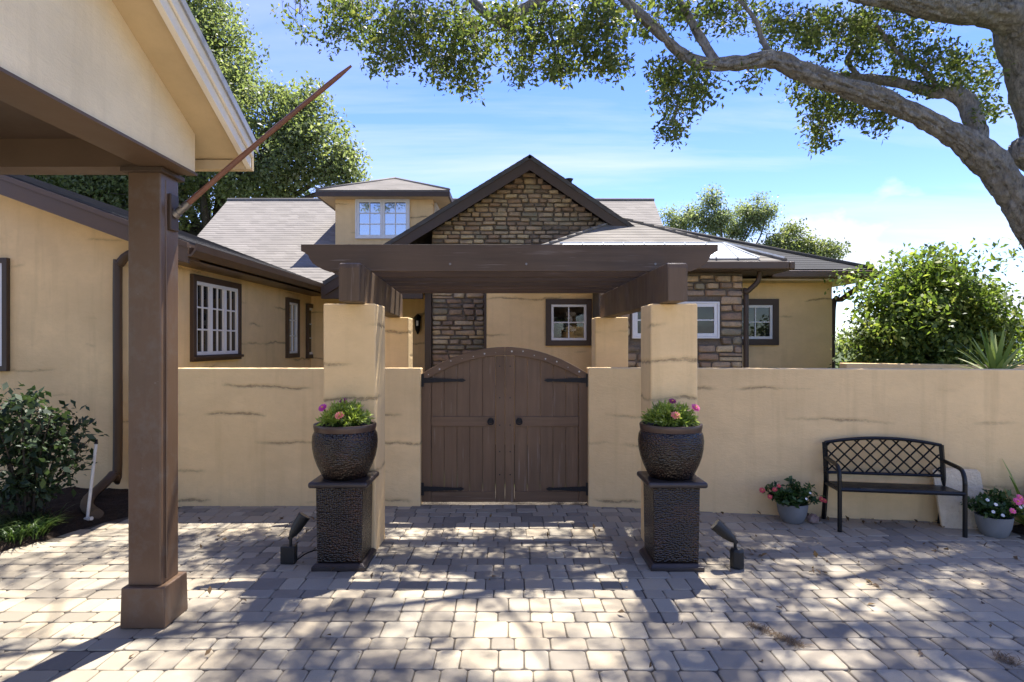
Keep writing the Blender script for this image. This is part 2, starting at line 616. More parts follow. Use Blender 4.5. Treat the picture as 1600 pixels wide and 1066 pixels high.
M = {}
STUC = (0.85, 0.605, 0.31)
M['stucco'] = m_stucco('stucco', STUC)
M['stucco_plain'] = m_stucco('stucco_soft', STUC, cracks=True, seed=0.17)
M['panel'] = m_stucco('panel_paint', (0.84, 0.69, 0.46), cracks=False)
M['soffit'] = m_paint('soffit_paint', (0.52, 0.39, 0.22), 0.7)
M['cream'] = m_paint('cream_trim', (0.74, 0.66, 0.53), 0.45, 0.06)
M['brown'] = m_paint('brown_trim', (0.108, 0.067, 0.040), 0.42, 0.12)
M['brown_dark'] = m_paint('brown_trim_dark', (0.066, 0.042, 0.027), 0.5, 0.15)
def m_post(name, base):
    t = NT(name)
    p = t.pos()
    b = t.noise(p, 2.0, 5, 0.6)
    f = t.noise(t.scale(p, (30, 30, 2.2)), 1.0, 4, 0.6)
    ch = t.noise(p, 21, 4, 0.75)
    gr = t.noise(p, 7, 5, 0.7)
    c = t.mix(t.rng(b, 0.3, 0.7), tuple(x * 0.86 for x in base), tuple(x * 1.12 for x in base))
    c = t.mix(t.rng(f, 0.5, 0.75, 0, 0.3), c, tuple(x * 0.7 for x in base))
    c = t.mix(t.rng(gr, 0.52, 0.68, 0, 0.45), c, (0.16, 0.13, 0.105))
    c = t.mix(t.rng(ch, 0.735, 0.745, 0, 0.9), c, (0.50, 0.44, 0.38))
    return t.set(c, t.rng(b, 0.3, 0.7, 0.3, 0.5), 0, t.bump(f, 0.25, 0.004), 0.45)
M['post'] = m_post('post_paint', (0.135, 0.080, 0.047)) if True else m_paint('post_paint', (0.13, 0.082, 0.058), 0.38, 0.10, 0.15, 2.0)
M['wood_x'] = m_wood('stained_wood_x', (0.098, 0.062, 0.035), 0.3, 'x')
M['wood_y'] = m_wood('stained_wood_y', (0.125, 0.081, 0.048), 0.5, 'z')
M['gate_z'] = m_wood('gate_wood_z', (0.165, 0.096, 0.052), 0.5, 'z', 0.5)
M['gate_x'] = m_wood('gate_wood_x', (0.155, 0.090, 0.049), 0.4, 'x', 0.5)
M['white'] = m_paint('white_paint', (0.78, 0.77, 0.75), 0.4, 0.04, 0.05)
M['glass'] = m_glass('window_glass')
M['glass_sky'] = m_glass('window_glass_coated', (0.50, 0.55, 0.60), 0.5, 0.02)
M['glass_sky'].node_tree.nodes['Principled BSDF'].inputs['Metallic'].default_value = 0.75
M['clear'] = m_clear('clear_glass')
M['roof'] = m_roof('shingle_roof', (0.245, 0.222, 0.198))
M['roof_black'] = m_roof('shingle_roof_black', (0.045, 0.045, 0.048))
M['roof_dark'] = m_roof('shingle_roof_dark', (0.10, 0.094, 0.09))
M['stone'] = m_stone('field_stone')
M['mortar'] = m_soil('stone_mortar', (0.15, 0.125, 0.095), (0.25, 0.205, 0.16), 40)
M['paver'] = m_paver('tumbled_paver')
M['sand'] = m_soil('joint_sand', (0.085, 0.072, 0.058), (0.17, 0.145, 0.12), 60)
M['bounce_driveway'] = m_soil('bounce_driveway', (0.34, 0.29, 0.23), (0.46, 0.40, 0.32), 5)  # paled and warmed so it bounces fill light onto the walls
M['soil'] = m_soil('mulch', (0.022, 0.016, 0.012), (0.06, 0.042, 0.03), 45)
M['lawn'] = m_soil('lawn', (0.04, 0.055, 0.018), (0.09, 0.11, 0.04), 12)
M['hammered'] = m_hammered('hammered_bronze')
M['bronze'] = m_paint('bronze_rim', (0.075, 0.047, 0.036), 0.35, 0.2, 0.2, 6, 0.3, 0.5)
M['plinth'] = m_paint('bronze_plinth', (0.045, 0.036, 0.034), 0.35, 0.25, 0.25, 8, 0.3, 0.5)
M['black'] = m_paint('black_metal', (0.008, 0.008, 0.008), 0.33, 0.2, 0.1, 10, 0.0, 0.35)
M['iron'] = m_paint('wrought_iron', (0.018, 0.017, 0.018), 0.55, 0.2, 0.3, 20, 0.4)
M['lamp'] = m_paint('lamp_black', (0.016, 0.016, 0.016), 0.45, 0.2, 0.2, 20)
M['pole'] = m_wood('pole_wood', (0.20, 0.085, 0.05), 0.1, 'x', 0.35)
M['galv'] = m_paint('steel_bracket', (0.22, 0.20, 0.18), 0.4, 0.2, 0.2, 20, 0.7)
M['metal_roof'] = m_paint('white_metal_sheet', (0.55, 0.57, 0.60), 0.35, 0.06, 0.05, 4, 0.0, 0.5)
M['drip'] = m_paint('drip_edge', (0.30, 0.30, 0.31), 0.4, 0.1, 0.1, 5, 0.3)
M['pot_grey'] = m_paint('grey_pot', (0.20, 0.202, 0.20), 0.65, 0.12, 0.2, 9)
M['slab'] = m_soil('limestone_slab', (0.72, 0.57, 0.38), (0.84, 0.70, 0.50), 22)
M['rock'] = m_soil('pink_rock', (0.26, 0.16, 0.13), (0.48, 0.36, 0.30), 16)
M['pvc'] = m_paint('white_pipe', (0.60, 0.58, 0.54), 0.5, 0.15, 0.1, 10)
M['bark'] = m_bark('oak_bark', (0.30, 0.278, 0.245))
M['bark_dark'] = m_bark('dark_bark', (0.12, 0.10, 0.08))
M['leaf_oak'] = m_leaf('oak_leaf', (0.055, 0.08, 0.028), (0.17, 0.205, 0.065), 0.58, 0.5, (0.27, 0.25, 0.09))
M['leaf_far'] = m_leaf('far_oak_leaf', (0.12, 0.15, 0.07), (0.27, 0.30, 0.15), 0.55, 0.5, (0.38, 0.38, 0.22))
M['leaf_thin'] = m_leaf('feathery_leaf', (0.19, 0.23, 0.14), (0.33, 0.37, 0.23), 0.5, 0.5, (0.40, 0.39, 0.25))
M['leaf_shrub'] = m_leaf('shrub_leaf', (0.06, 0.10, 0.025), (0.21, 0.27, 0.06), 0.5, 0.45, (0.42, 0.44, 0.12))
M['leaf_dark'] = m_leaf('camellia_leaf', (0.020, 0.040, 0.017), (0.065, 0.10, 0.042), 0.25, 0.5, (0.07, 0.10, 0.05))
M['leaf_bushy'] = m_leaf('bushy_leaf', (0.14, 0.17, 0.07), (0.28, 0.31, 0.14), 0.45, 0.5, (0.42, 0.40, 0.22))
M['leaf_lime'] = m_leaf('lime_leaf', (0.13, 0.21, 0.035), (0.40, 0.48, 0.09), 0.45, 0.5, (0.50, 0.54, 0.26))
M['leaf_pot'] = m_leaf('impatiens_leaf', (0.022, 0.055, 0.015), (0.060, 0.115, 0.030), 0.3, 0.4)
M['grass'] = m_leaf('blade_leaf', (0.025, 0.055, 0.014), (0.07, 0.12, 0.03), 0.3, 0.4, (0.13, 0.18, 0.05))
M['yucca'] = m_leaf('yucca_leaf', (0.13, 0.20, 0.05), (0.38, 0.44, 0.14), 0.4, 0.4, (0.66, 0.66, 0.36))
M['dry'] = m_leaf('dry_leaf', (0.10, 0.06, 0.03), (0.22, 0.14, 0.07), 0.2, 0.6)
M['magenta'] = m_plain('magenta_petal', (0.62, 0.06, 0.33), 0.6)
M['coral'] = m_plain('coral_petal', (0.85, 0.25, 0.18), 0.6)
M['maroon'] = m_plain('maroon_petal', (0.30, 0.03, 0.12), 0.6)
M['pinkp'] = m_plain('pink_petal', (0.80, 0.13, 0.30), 0.6)
M['redp'] = m_plain('red_petal', (0.55, 0.06, 0.07), 0.6)
M['whitep'] = m_plain('white_petal', (0.80, 0.80, 0.78), 0.6)
M['eye'] = m_plain('flower_eye', (0.70, 0.35, 0.05), 0.7)
M['dark_room'] = m_plain('dark_interior', (0.020, 0.018, 0.016), 0.9)
M['vase'] = m_plain('amber_vase', (0.42, 0.22, 0.06), 0.35)
M['far_roof'] = m_paint('grey_far_roof', (0.30, 0.31, 0.33), 0.5, 0.1)
M['far_wall'] = m_paint('pale_far_wall', (0.60, 0.60, 0.60), 0.7, 0.06)
M['lens'] = m_plain('lamp_lens', (0.10, 0.10, 0.10), 0.1)

# ------------------------------------------------------------------ leaf and petal tools
def raw_mesh(name, verts, faces_flat, sizes, mat, tints=None, smooth=False):
    me = bpy.data.meshes.new(name)
    nv = len(verts)
    me.vertices.add(nv)
    me.vertices.foreach_set('co', np.asarray(verts, dtype=np.float32).ravel())
    me.loops.add(len(faces_flat))
    me.loops.foreach_set('vertex_index', np.asarray(faces_flat, dtype=np.int32))
    me.polygons.add(len(sizes))
    st = np.concatenate([[0], np.cumsum(sizes)[:-1]]).astype(np.int32)
    me.polygons.foreach_set('loop_start', st)
    me.update(calc_edges=True)
    if smooth:
        me.polygons.foreach_set('use_smooth', np.ones(len(sizes), dtype=bool))
    if tints is not None:
        a = me.attributes.new('tint', 'FLOAT', 'FACE')
        a.data.foreach_set('value', np.asarray(tints, dtype=np.float32))
    me.materials.append(mat)
    return me

def leaf_arrays(pts, size, aspect=0.5, up=0.3, rng=nrg, out=None, fold=0.18, jitter=0.5):
    """one folded four-point leaf at every point"""
    n = len(pts)
    d = rng.normal(size=(n, 3))
    if out is not None:
        d = d * 0.6 + out
    d /= np.linalg.norm(d, axis=1)[:, None] + 1e-9
    nr = rng.normal(size=(n, 3)) + np.array([0, 0, up * 3])
    nr -= d * np.sum(nr * d, axis=1)[:, None]
    nr /= np.linalg.norm(nr, axis=1)[:, None] + 1e-9
    s = np.cross(d, nr)
    L = size * (1 + jitter * rng.uniform(-1, 1, n))[:, None]
    W = L * aspect * 0.5
    v = np.empty((n, 4, 3))
    v[:, 0] = pts
    v[:, 1] = pts + d * L * 0.5 + s * W + nr * L * fold * 0.5
    v[:, 2] = pts + d * L
    v[:, 3] = pts + d * L * 0.5 - s * W + nr * L * fold * 0.5
    return v.reshape(-1, 3)

def leaf_object(name, pts, size, mat, parent=None, aspect=0.5, up=0.3, tint=None, out=None, rng=nrg, loc=None, fold=0.18):
    pts = np.asarray(pts, dtype=float)
    v = leaf_arrays(pts, size, aspect, up, rng, out, fold)
    base = Vector(loc) if loc is not None else (WLOC[parent.name] if parent else Vector((0, 0, 0)))
    v = v - np.array(base)
    n = len(pts)
    ti = rng.uniform(0, 1, n) if tint is None else tint
    me = raw_mesh(name, v, np.arange(4 * n), np.full(n, 4), mat, ti)
    return link(name, me, parent, loc=base)

def gauss_cluster(c, r, n, rng=nrg):
    return np.asarray(c) + np.clip(rng.normal(size=(n, 3)), -1.7, 1.7) * (np.asarray(r) * 0.5)

# ------------------------------------------------------------------ ground, paving, beds
mb = MB()
mb.add([(-400, -200, -0.10), (400, -200, -0.10), (400, 900, -0.10), (-400, 900, -0.10)], [(0, 1, 2, 3)])
tag(mb.build('ground', M['lawn']), kind='structure')

def wall_front(x):
    return 7.05 if x < 0.935 else 7.03 - 0.17 * (x - 0.935)

BED = [(-12, 4.55), (-6.2, 4.95), (-5.3, 5.28), (-4.62, 5.55), (-4.40, 6.0), (-4.28, 6.45), (-4.05, 6.8), (-3.9, 7.05)]
def bed_edge(x):          # depth of the bed's near edge at x
    for (x0, y0), (x1, y1) in zip(BED, BED[1:]):
        if x0 <= x <= x1:
            return y0 + (y1 - y0) * (x - x0) / (x1 - x0)
    return 99
mb = MB()
mb.add([(-14, -16, -0.010), (9, -16, -0.010), (9, 8, -0.010), (-14, 8, -0.010)], [(0, 1, 2, 3)])
paving = mb.build('paving', M['sand'])
tag(paving, kind='structure')
mb = MB()
mb.add([(-14, -16, -0.004), (9, -16, -0.004), (9, 2.6, -0.004), (-14, 2.6, -0.004)], [(0, 1, 2, 3)])
tag(mb.build('bounce_driveway', M['bounce_driveway']), kind='structure')  # unseen ground behind the camera, its pale colour serves as bounce

def paver_shape(w, l, rg):
    """tumbled block: worn corners, soft arris; returns verts, faces"""
    g = 0.0026
    hw, hl = w / 2 - g, l / 2 - g
    c = 0.014
    pts = []
    for sx, sy in ((-1, -1), (1, -1), (1, 1), (-1, 1)):
        a = (sx * (hw - c * rg.uniform(0.7, 1.5)), sy * hl)
        b = (sx * hw, sy * (hl - c * rg.uniform(0.7, 1.5)))
        pts += [b, a] if sx * sy > 0 else [a, b]
    pts = [(x + rg.uniform(-0.003, 0.003), y + rg.uniform(-0.003, 0.003)) for x, y in pts]
    # order is anticlockwise from lower left
    v, f = [], []
    for z, ins in ((-0.045, 0.0), (-0.009, 0.0), (-0.0022, 0.0035), (0.0, 0.0105)):
        for x, y in pts:
            k = math.hypot(x, y)
            v.append((x - x / k * ins, y - y / k * ins, z))
    n = 8
    for r_ in range(3):
        for i in range(n):
            j = (i + 1) % n
            f.append((r_ * n + i, r_ * n + j, (r_ + 1) * n + j, (r_ + 1) * n + i))
    f.append(tuple(3 * n + i for i in range(n)))
    return v, f

U = 0.076
prg = random.Random(5)
variants = {}
for key in ((2, 2), (3, 2), (2, 3), (3, 3)):
    variants[key] = []
    for k in range(12):
        v, f = paver_shape(key[0] * U, key[1] * U, prg)
        tint = prg.random()
        flat = [i for q in f for i in q]
        me = raw_mesh('paver', v, flat, np.array([len(q) for q in f]), M['paver'], np.full(len(f), tint), smooth=True)
        me.polygons[len(f) - 1].use_smooth = False
        variants[key].append((v, f, tint, me))
spots = []
y = 2.62
while y < 7.15:
    rk = prg.choice((2, 2, 2, 3))
    h = rk * U
    x = -9.0 + prg.uniform(-0.2, 0)
    while x < 8.6:
        wk = prg.choice((2, 2, 3, 3, 3) if rk == 2 else (2, 2, 3))
        w = wk * U
        cx, cy = x + w / 2, y + h / 2
        if cy < bed_edge(cx) - 0.05 and cy < wall_front(cx) + 0.12 and not (cx > 5.05 and cy > 5.75):
            spots.append((cx, cy, wk, rk))
        x += w
    y += h
def in_view(s):
    px, py = proj((s[0], s[1], 0))
    return -20 < px < 1620 and py < 1085
seen = sorted([s for s in spots if in_view(s)], key=lambda s: s[1])
near = set(seen[:300])
V2, F2, S2, T2 = [], [], [], []
off = 0
for s in spots:
    cx, cy, wk, rk = s
    v, f, tint, me = prg.choice(variants[(wk, rk)])
    dz = prg.uniform(-0.003, 0.003) + 0.004 * math.sin(cx * 1.7) * math.sin(cy * 1.3)
    rot = Matrix.Translation((cx, cy, dz)) @ Matrix.Rotation(prg.uniform(-0.018, 0.018), 4, 'Z') @ \
        Matrix.Rotation(prg.gauss(0, 0.010), 4, 'X') @ Matrix.Rotation(prg.gauss(0, 0.010), 4, 'Y')
    if s in near:
        o = bpy.data.objects.new('paver', me)
        COL.objects.link(o)
        o.parent = paving
        o.matrix_local = rot
    else:
        V2 += [tuple(rot @ Vector(p)) for p in v]
        for q in f:
            F2 += [i + off for i in q]
            S2.append(len(q))
            T2.append(tint)
        off += len(v)
me = raw_mesh('paver_field', V2, F2, np.array(S2), M['paver'], T2, smooth=True)
me.polygons.foreach_set('use_smooth', np.array(S2) == 4)
tag(link('paver_field', me, paving), kind='stuff')

# planting beds
def bed_mesh(poly, z, name):
    bm = bmesh.new()
    vs_ = [bm.verts.new((p[0], p[1], 0.0)) for p in poly]
    f = bm.faces.new(vs_)
    bmesh.ops.triangulate(bm, faces=[f])
    for _ in range(5):
        bmesh.ops.subdivide_edges(bm, edges=[e for e in bm.edges if e.calc_length() > 0.12], cuts=1)
        bmesh.ops.triangulate(bm, faces=bm.faces)
    for v in bm.verts:
        if not v.is_boundary:
            v.co.z = z + 0.035 * mnoise.noise(v.co * 3.0) + 0.02 * mnoise.noise(v.co * 11.0)
        else:
            v.co.z = -0.005
    me = bpy.data.meshes.new(name)
    bm.to_mesh(me)
    bm.free()
    me.materials.append(M['soil'])
    return link(name, me)
o = bed_mesh(BED[1:] + [(-3.9, 7.8), (-6.2, 7.8)], 0.045, 'planting_bed')
tag(o, kind='structure')
o = bed_mesh([(5.0, 6.35), (5.1, 6.0), (5.45, 5.72), (6.4, 5.7), (6.4, 6.15)], 0.03, 'planting_bed')
tag(o, kind='structure')

# ------------------------------------------------------------------ house
house = empty('house', (0, 12, 0), 'tan stucco house with stone gable, shingle roofs and brown trim behind the gate', 'house')

def shingle(mbld, pts, expo=0.14, t=0.05, lift=0.0045):
    """roof plane: slab plus overlapping shingle courses"""
    pts = [Vector(p) for p in pts]
    nrm = (pts[1] - pts[0]).cross(pts[2] - pts[0]).normalized()
    if nrm.z < 0:
        pts = pts[::-1]
        nrm = -nrm
    mbld.slab(pts, t)
    sl = math.sqrt(max(1e-6, 1 - nrm.z ** 2))
    dz = expo * sl
    z0 = min(p.z for p in pts)
    z1 = max(p.z for p in pts)
    def clip(poly, zc, keep_above):
        out = []
        for i in range(len(poly)):
            a, b = poly[i], poly[(i + 1) % len(poly)]
            ia = (a.z >= zc - 1e-7) if keep_above else (a.z <= zc + 1e-7)
            ib = (b.z >= zc - 1e-7) if keep_above else (b.z <= zc + 1e-7)
            if ia: out.append(a)
            if ia != ib:
                k = (zc - a.z) / (b.z - a.z)
                out.append(a + (b - a) * k)
        return out
    z = z0
    while z < z1 - 0.01:
        q = clip(clip(pts, z, True), min(z + dz, z1), False)
        if len(q) >= 3:
            top = [p + nrm * (0.002 + lift * (1 - (p.z - z) / dz)) for p in q]
            mbld.add(top, [tuple(range(len(top)))])
            low = [i for i in range(len(q)) if abs(q[i].z - z) < 1e-4]
            if len(low) >= 2:
                a, b = low[0], low[-1]
                mbld.add([top[a], top[b], q[b], q[a]], [(0, 1, 2, 3)])
        z += dz

def xform(o, u):
    """local frame: x along u, -y outwards is handled by caller, z up"""
    u = Vector(u).normalized()
    n = Vector((u.y, -u.x, 0))            # outward normal (to the right of u)
    m = Matrix(((u.x, -n.x, 0, o[0]), (u.y, -n.y, 0, o[1]), (0, 0, 1, o[2]), (0, 0, 0, 1)))
    return m                              # local -y points outwards

def window(o, u, w, h, parent, trim=0.08, sash=0.05, groups=1, cols=2, rows=2, glass='glass', trim_mat='brown_dark', sill=False):
    """window lying on a wall face; local -y points out of the wall"""
    xf = xform(o, u)
    mb_ = MB(xf)
    if trim > 0:
        mb_.frame(-trim, w + trim, -trim, h + trim, 0, w, 0, h, -0.055, 0.02)
        if sill:
            mb_.box(-trim - 0.02, w + trim + 0.02, -0.085, -0.056, -trim * 0.6, -0.01)
        win = mb_.build('window', M[trim_mat], parent, bevel=0.006)
    else:
        mb_.frame(-0.035, w + 0.035, -0.035, h + 0.035, 0, w, 0, h, -0.05, 0.02)
        win = mb_.build('window', M['white'], parent, bevel=0.006)
    mb_ = MB(xf)
    gw = w / groups
    mun = 0.022
    for g in range(groups):
        a, b = g * gw + 0.001, (g + 1) * gw - 0.001
        mb_.frame(a, b, 0.001, h - 0.001, a + sash, b - sash, sash, h - sash, -0.035, 0.015)
        for c in range(1, cols):
            cx = a + sash + (b - a - 2 * sash) * c / cols
            mb_.box(cx - mun / 2, cx + mun / 2, -0.028, 0.004, sash, h - sash)
        for r_ in range(1, rows):
            cz = sash + (h - 2 * sash) * r_ / rows
            mb_.box(a + sash, b - sash, -0.0265, 0.003, cz - mun / 2, cz + mun / 2)
    mb_.build('sash', M['white'], win, bevel=0.004)
    for g in range(groups):
        a, b = g * gw + sash, (g + 1) * gw - sash
        for c in range(cols):
            for r_ in range(rows):
                x0 = a + (b - a) * c / cols
                x1 = a + (b - a) * (c + 1) / cols
                zz0 = sash + (h - 2 * sash) * r_ / rows
                zz1 = sash + (h - 2 * sash) * (r_ + 1) / rows
                pb = MB(xf)
                tl = rnd.uniform(-0.003, 0.003)
                pb.add([(x0, -0.008 + tl, zz0), (x1, -0.008 - tl, zz0), (x1, -0.008 - tl, zz1), (x0, -0.008 + tl, zz1)], [(0, 1, 2, 3)])
                pb.build('pane', M[glass], win)
    return win

# --- stone laying
def stone_piece(x0, x1, z0, z1, depth, parent, y, rg):
    g = 0.0035
    x0 += g; x1 -= g; z0 += g * 0.8; z1 -= g * 0.8
    if x1 - x0 < 0.03 or z1 - z0 < 0.025:
        return
    cx, cz = (x0 + x1) / 2, (z0 + z1) / 2
    hw, hh = (x1 - x0) / 2, (z1 - z0) / 2
    c = min(hw, hh) * 0.55
    j = min(hw, hh) * 0.34
    pts = []
    for sx, sz in ((-1, -1), (1, -1), (1, 1), (-1, 1)):
        a = (sx * (hw - c * rg.uniform(0.4, 1.4)), sz * (hh - rg.uniform(0, j)))
        b = (sx * (hw - rg.uniform(0, j)), sz * (hh - c * rg.uniform(0.4, 1.3)))
        pts += [b, a] if sx * sz > 0 else [a, b]
    v, f = [], []
    tiltx, tiltz = rg.gauss(0, 0.05), rg.gauss(0, 0.08)
    for yy, s in ((0.03, 1.0), (-depth * 0.6, 0.98), (-depth, 0.80)):
        for px, pz in pts:
            t = (px * tiltx + pz * tiltz) if yy < 0 else 0
            v.append((px * s, yy + t, pz * s))
    n = 8
    for r_ in range(2):
        for i in range(n):
            k = (i + 1) % n
            f.append((r_ * n + i, r_ * n + k, (r_ + 1) * n + k, (r_ + 1) * n + i))
    f.append(tuple(2 * n + i for i in range(n)))
    me = bpy.data.meshes.new('stone')
    me.from_pydata(v, [], f)
    me.polygons.foreach_set('use_smooth', [True] * len(f))
    me.set_sharp_from_angle(angle=R(50))
    me.materials.append(M['stone'])
    link('stone', me, parent, loc=(cx, y, cz))

def lay_stones(xl, xr, z0, z1, y, parent, seed, hole=None, hmin=0.085, hmax=0.15, wmin=0.16, wmax=0.42, ztop=None):
    rg = random.Random(seed)
    z = z0
    while z < z1 - 0.03:
        h = min(rg.uniform(hmin, hmax), z1 - z)
        zm = z + h / 2
        spans = [(xl(zm), xr(zm))]
        if hole and zm > hole[2] - 0.02 and zm < hole[3] + 0.02:
            spans = [(xl(zm), hole[0]), (hole[1], xr(zm))]
        for a, b in spans:
            x = a
            while x < b - 0.04:
                w = rg.uniform(wmin, wmax) * (0.8 + h * 2)
                if b - x - w < 0.12:
                    w = b - x
                if h > 0.115 and rg.random() < 0.22 and w > 0.2:
                    k = rg.uniform(0.4, 0.6)
                    stone_piece(x, x + w, z, z + h * k, rg.uniform(0.03, 0.06), parent, y, rg)
                    stone_piece(x, x + w, z + h * k, z + h, rg.uniform(0.03, 0.06), parent, y, rg)
                else:
                    up = rg.uniform(-0.008, 0.008)
                    stone_piece(x, x + w, z + up, z + h + up, rg.uniform(0.03, 0.075), parent, y, rg)
                x += w
        z += h

# --- wing on the left: gable wall facing us, side wall running back
WX, WD = -4.3, 7.7
RS = 0.366
def wing_top(x):
    return 3.11 + RS * (-3.85 - x)
mb = MB()
mb.prism([(-14.3, 0), (WX, 0), (WX, wing_top(WX) - 0.10), (-9.3, wing_top(-9.3) - 0.10), (-14.3, wing_top(WX) - 0.10)], WD, WD + 0.2)
mb.box(WX - 0.2, WX, WD + 0.201, 14.3, 0, wing_top(WX) - 0.10)
wing = mb.build('wing_wall', M['stucco_plain'], house, bevel=0.008)
mb = MB()
ev = -3.88
shingle(mb, [(ev, 7.32, wing_top(ev)), (ev, 14.6, wing_top(ev)), (-9.3, 14.6, wing_top(-9.3)), (-9.3, 7.32, wing_top(-9.3))], t=0.06)
shingle(mb, [(-14.7, 7.32, wing_top(ev)), (-14.7, 14.6, wing_top(ev)), (-9.3, 14.6, wing_top(-9.3)), (-9.3, 7.32, wing_top(-9.3))], t=0.06)
mb.build('roof', M['roof_dark'], house)
# rake board of the wing gable
mb = MB()
a, b = -3.85, -9.3
mb.prism([(a, wing_top(a) - 0.26), (a, wing_top(a) - 0.075), (b, wing_top(b) - 0.075), (b, wing_top(b) - 0.26)], 7.30, 7.335)
mb.prism([(a, wing_top(a) - 0.073), (a, wing_top(a) - 0.012), (b, wing_top(b) - 0.012), (b, wing_top(b) - 0.073)], 7.275, 7.33)
mb.build('rake_board', M['brown'], house)
mb = MB()
mb.prism([(a - 0.01, wing_top(a) - 0.16), (a - 0.01, wing_top(a) - 0.13), (b, wing_top(b) - 0.13), (b, wing_top(b) - 0.16)], 7.336, WD - 0.001)
mb.build('soffit', M['soffit'], house)
# gutter along the wing's eave
mb = MB()
mb.prism([(-3.86, 2.93), (-3.80, 2.93), (-3.745, 3.00), (-3.735, 3.085), (-3.75, 3.085), (-3.77, 3.01), (-3.81, 2.955), (-3.86, 2.955)], 7.28, 13.3, 'y')
mb.box(-3.90, -3.862, 7.34, 13.6, 2.90, 3.09)
mb.box(WX + 0.001, -3.862, 7.6, 13.6, 2.905, 2.93)
mb.build('gutter', M['brown'], house)
# downspout at the wing's corner
mb = MB()
pts = [(-3.84, 7.35, 3.0), (-4.05, 7.50, 3.03), (-4.5, 7.58, 3.05), (-4.74, 7.6, 3.00), (-4.86, 7.6, 2.88), (-4.89, 7.6, 2.70), (-4.89, 7.6, 0.38), (-4.90, 7.52, 0.26), (-4.92, 7.35, 0.16),
       (-4.86, 7.05, 0.10), (-4.66, 6.72, 0.085), (-4.35, 6.42, 0.08)]
sm = catmull([(Vector(p), 0.062) for p in pts], 5)
mb.tube([q[0] for q in sm], [q[1] * (1.0 + (0.05 if (i % 2 and (i < 22 or i > 33)) else 0)) for i, q in enumerate(sm)], 12, flat=0.8)
mb.build('downspout', M['brown_dark'], house, smooth='angle')
# windows of the wing
window((-7.60, WD - 0.001, 1.60), (1, 0, 0), 1.22, 1.30, house, 0.065, 0.06, 2, 2, 3)
window((WX + 0.001, 8.28, 1.72), (0, 1, 0), 1.30, 1.02, house, 0.085, 0.05, 3, 2, 3, sill=True)
window((WX + 0.001, 11.78, 1.68), (0, 1, 0), 0.50, 1.0, house, 0.085, 0.04, 1, 2, 3, glass='glass_sky')
window((WX + 0.001, 12.95, 1.64), (0, 1, 0), 0.66, 1.0, house, 0.085, 0.05, 1, 2, 3)

# --- main roof
mb = MB()
RZ = 5.98
shingle(mb, [(-8.09, 17.5, RZ), (-7.25, 12.5, 3.1), (3.6, 12.5, 3.1), (4.18, 17.5, RZ)], 0.15, 0.06)
mb.slab([(-8.09, 17.5, RZ), (-8.6, 22.5, 3.1), (5.0, 22.5, 3.1), (4.18, 17.5, RZ)], 0.06)
mb.slab([(4.18, 17.5, RZ), (3.6, 12.5, 3.1), (5.0, 22.5, 3.1)], 0.06)
roof = mb.build('roof', M['roof'], house)
mb = MB()
mb.tube([(-8.09, 17.5, RZ + 0.01), (4.18, 17.5, RZ + 0.01)], 0.06, 8)
mb.build('ridge_cap', M['roof'], roof, smooth=True)
mb = MB()
mb.box(-7.2, -3.6, 12.42, 12.5, 2.92, 3.11)
mb.build('fascia', M['brown_dark'], house)
mb = MB()
mb.box(-8.0, 4.0, 17.4, 22.0, 0, 3.3)
mb.prism([(-7.2, 3.0), (12.0 - 19, 3.0), (-7.0, 3.0)], 0, 0.01) if False else None
mb.build('back_wall', M['stucco_plain'], house)
mb = MB()
mb.tube([P(391, 405, 14.2) - Vector((0, 0, 0.25)), P(391, 391, 14.2)], 0.06, 10)
mb.build('vent_pipe', M['black'], roof)

# --- dormer
DD = 14.4
dx0, dx1 = PX(524, DD), PX(676, DD)
dz1 = PZ(301, DD)
mb = MB()
mb.box(dx0, dx1, DD, 17.0, 3.9, dz1 + 0.02)
mb.build('dormer_wall', M['stucco_plain'], house)
ez = PZ(297, 14.05)
ex0, ex1 = PX(494, 14.05), PX(702, 14.05)
cx = (ex0 + ex1) / 2
hw = (ex1 - ex0) / 2
ap = (cx, 14.05 + hw, ez + 0.44 * hw)
mb = MB()
shingle(mb, [(ex0, 14.05, ez), (ex1, 14.05, ez), ap], 0.13, 0.04)
shingle(mb, [(ex0, 14.05, ez), (ex0, 17.3, ez), (cx, 17.3, ap[2]), ap], 0.13, 0.04)
shingle(mb, [(ex1, 14.05, ez), (ex1, 17.3, ez), (cx, 17.3, ap[2]), ap], 0.13, 0.04)
droof = mb.build('roof', M['roof'], house)
mb = MB()
for q in (ex0, ex1):
    mb.tube([(q, 14.05, ez + 0.01), (ap[0], ap[1], ap[2] + 0.01)], 0.035, 6)
mb.build('hip_cap', M['roof'], droof, smooth=True)
mb = MB()
mb.box(ex0 - 0.01, ex1 + 0.01, 14.02, 14.06, ez - 0.15, ez - 0.045)
mb.box(ex0 - 0.012, ex0 + 0.03, 14.061, 17.3, ez - 0.15, ez - 0.045)
mb.box(ex1 - 0.03, ex1 + 0.012, 14.061, 17.3, ez - 0.15, ez - 0.045)
mb.build('fascia', M['brown_dark'], house)
mb = MB()
mb.box(ex0 + 0.031, dx0 - 0.001, 14.062, 17.2, ez - 0.14, ez - 0.12)
mb.box(dx1 + 0.001, ex1 - 0.031, 14.062, 17.2, ez - 0.14, ez - 0.12)
mb.box(dx0, dx1, 14.062, DD - 0.001, ez - 0.141, ez - 0.121)
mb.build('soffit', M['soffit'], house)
w0, w1 = PX(558, DD), PX(638, DD)
window((w0, DD - 0.001, PZ(371, DD)), (1, 0, 0), w1 - w0, PZ(313, DD) - PZ(371, DD), house, 0, 0.055, 2, 2, 3, glass='glass_sky')
window((dx1 + 0.001, 14.75, PZ(371, DD)), (0, 1, 0), 0.8, 0.86, house, 0, 0.05, 1, 2, 3, glass='glass_sky')

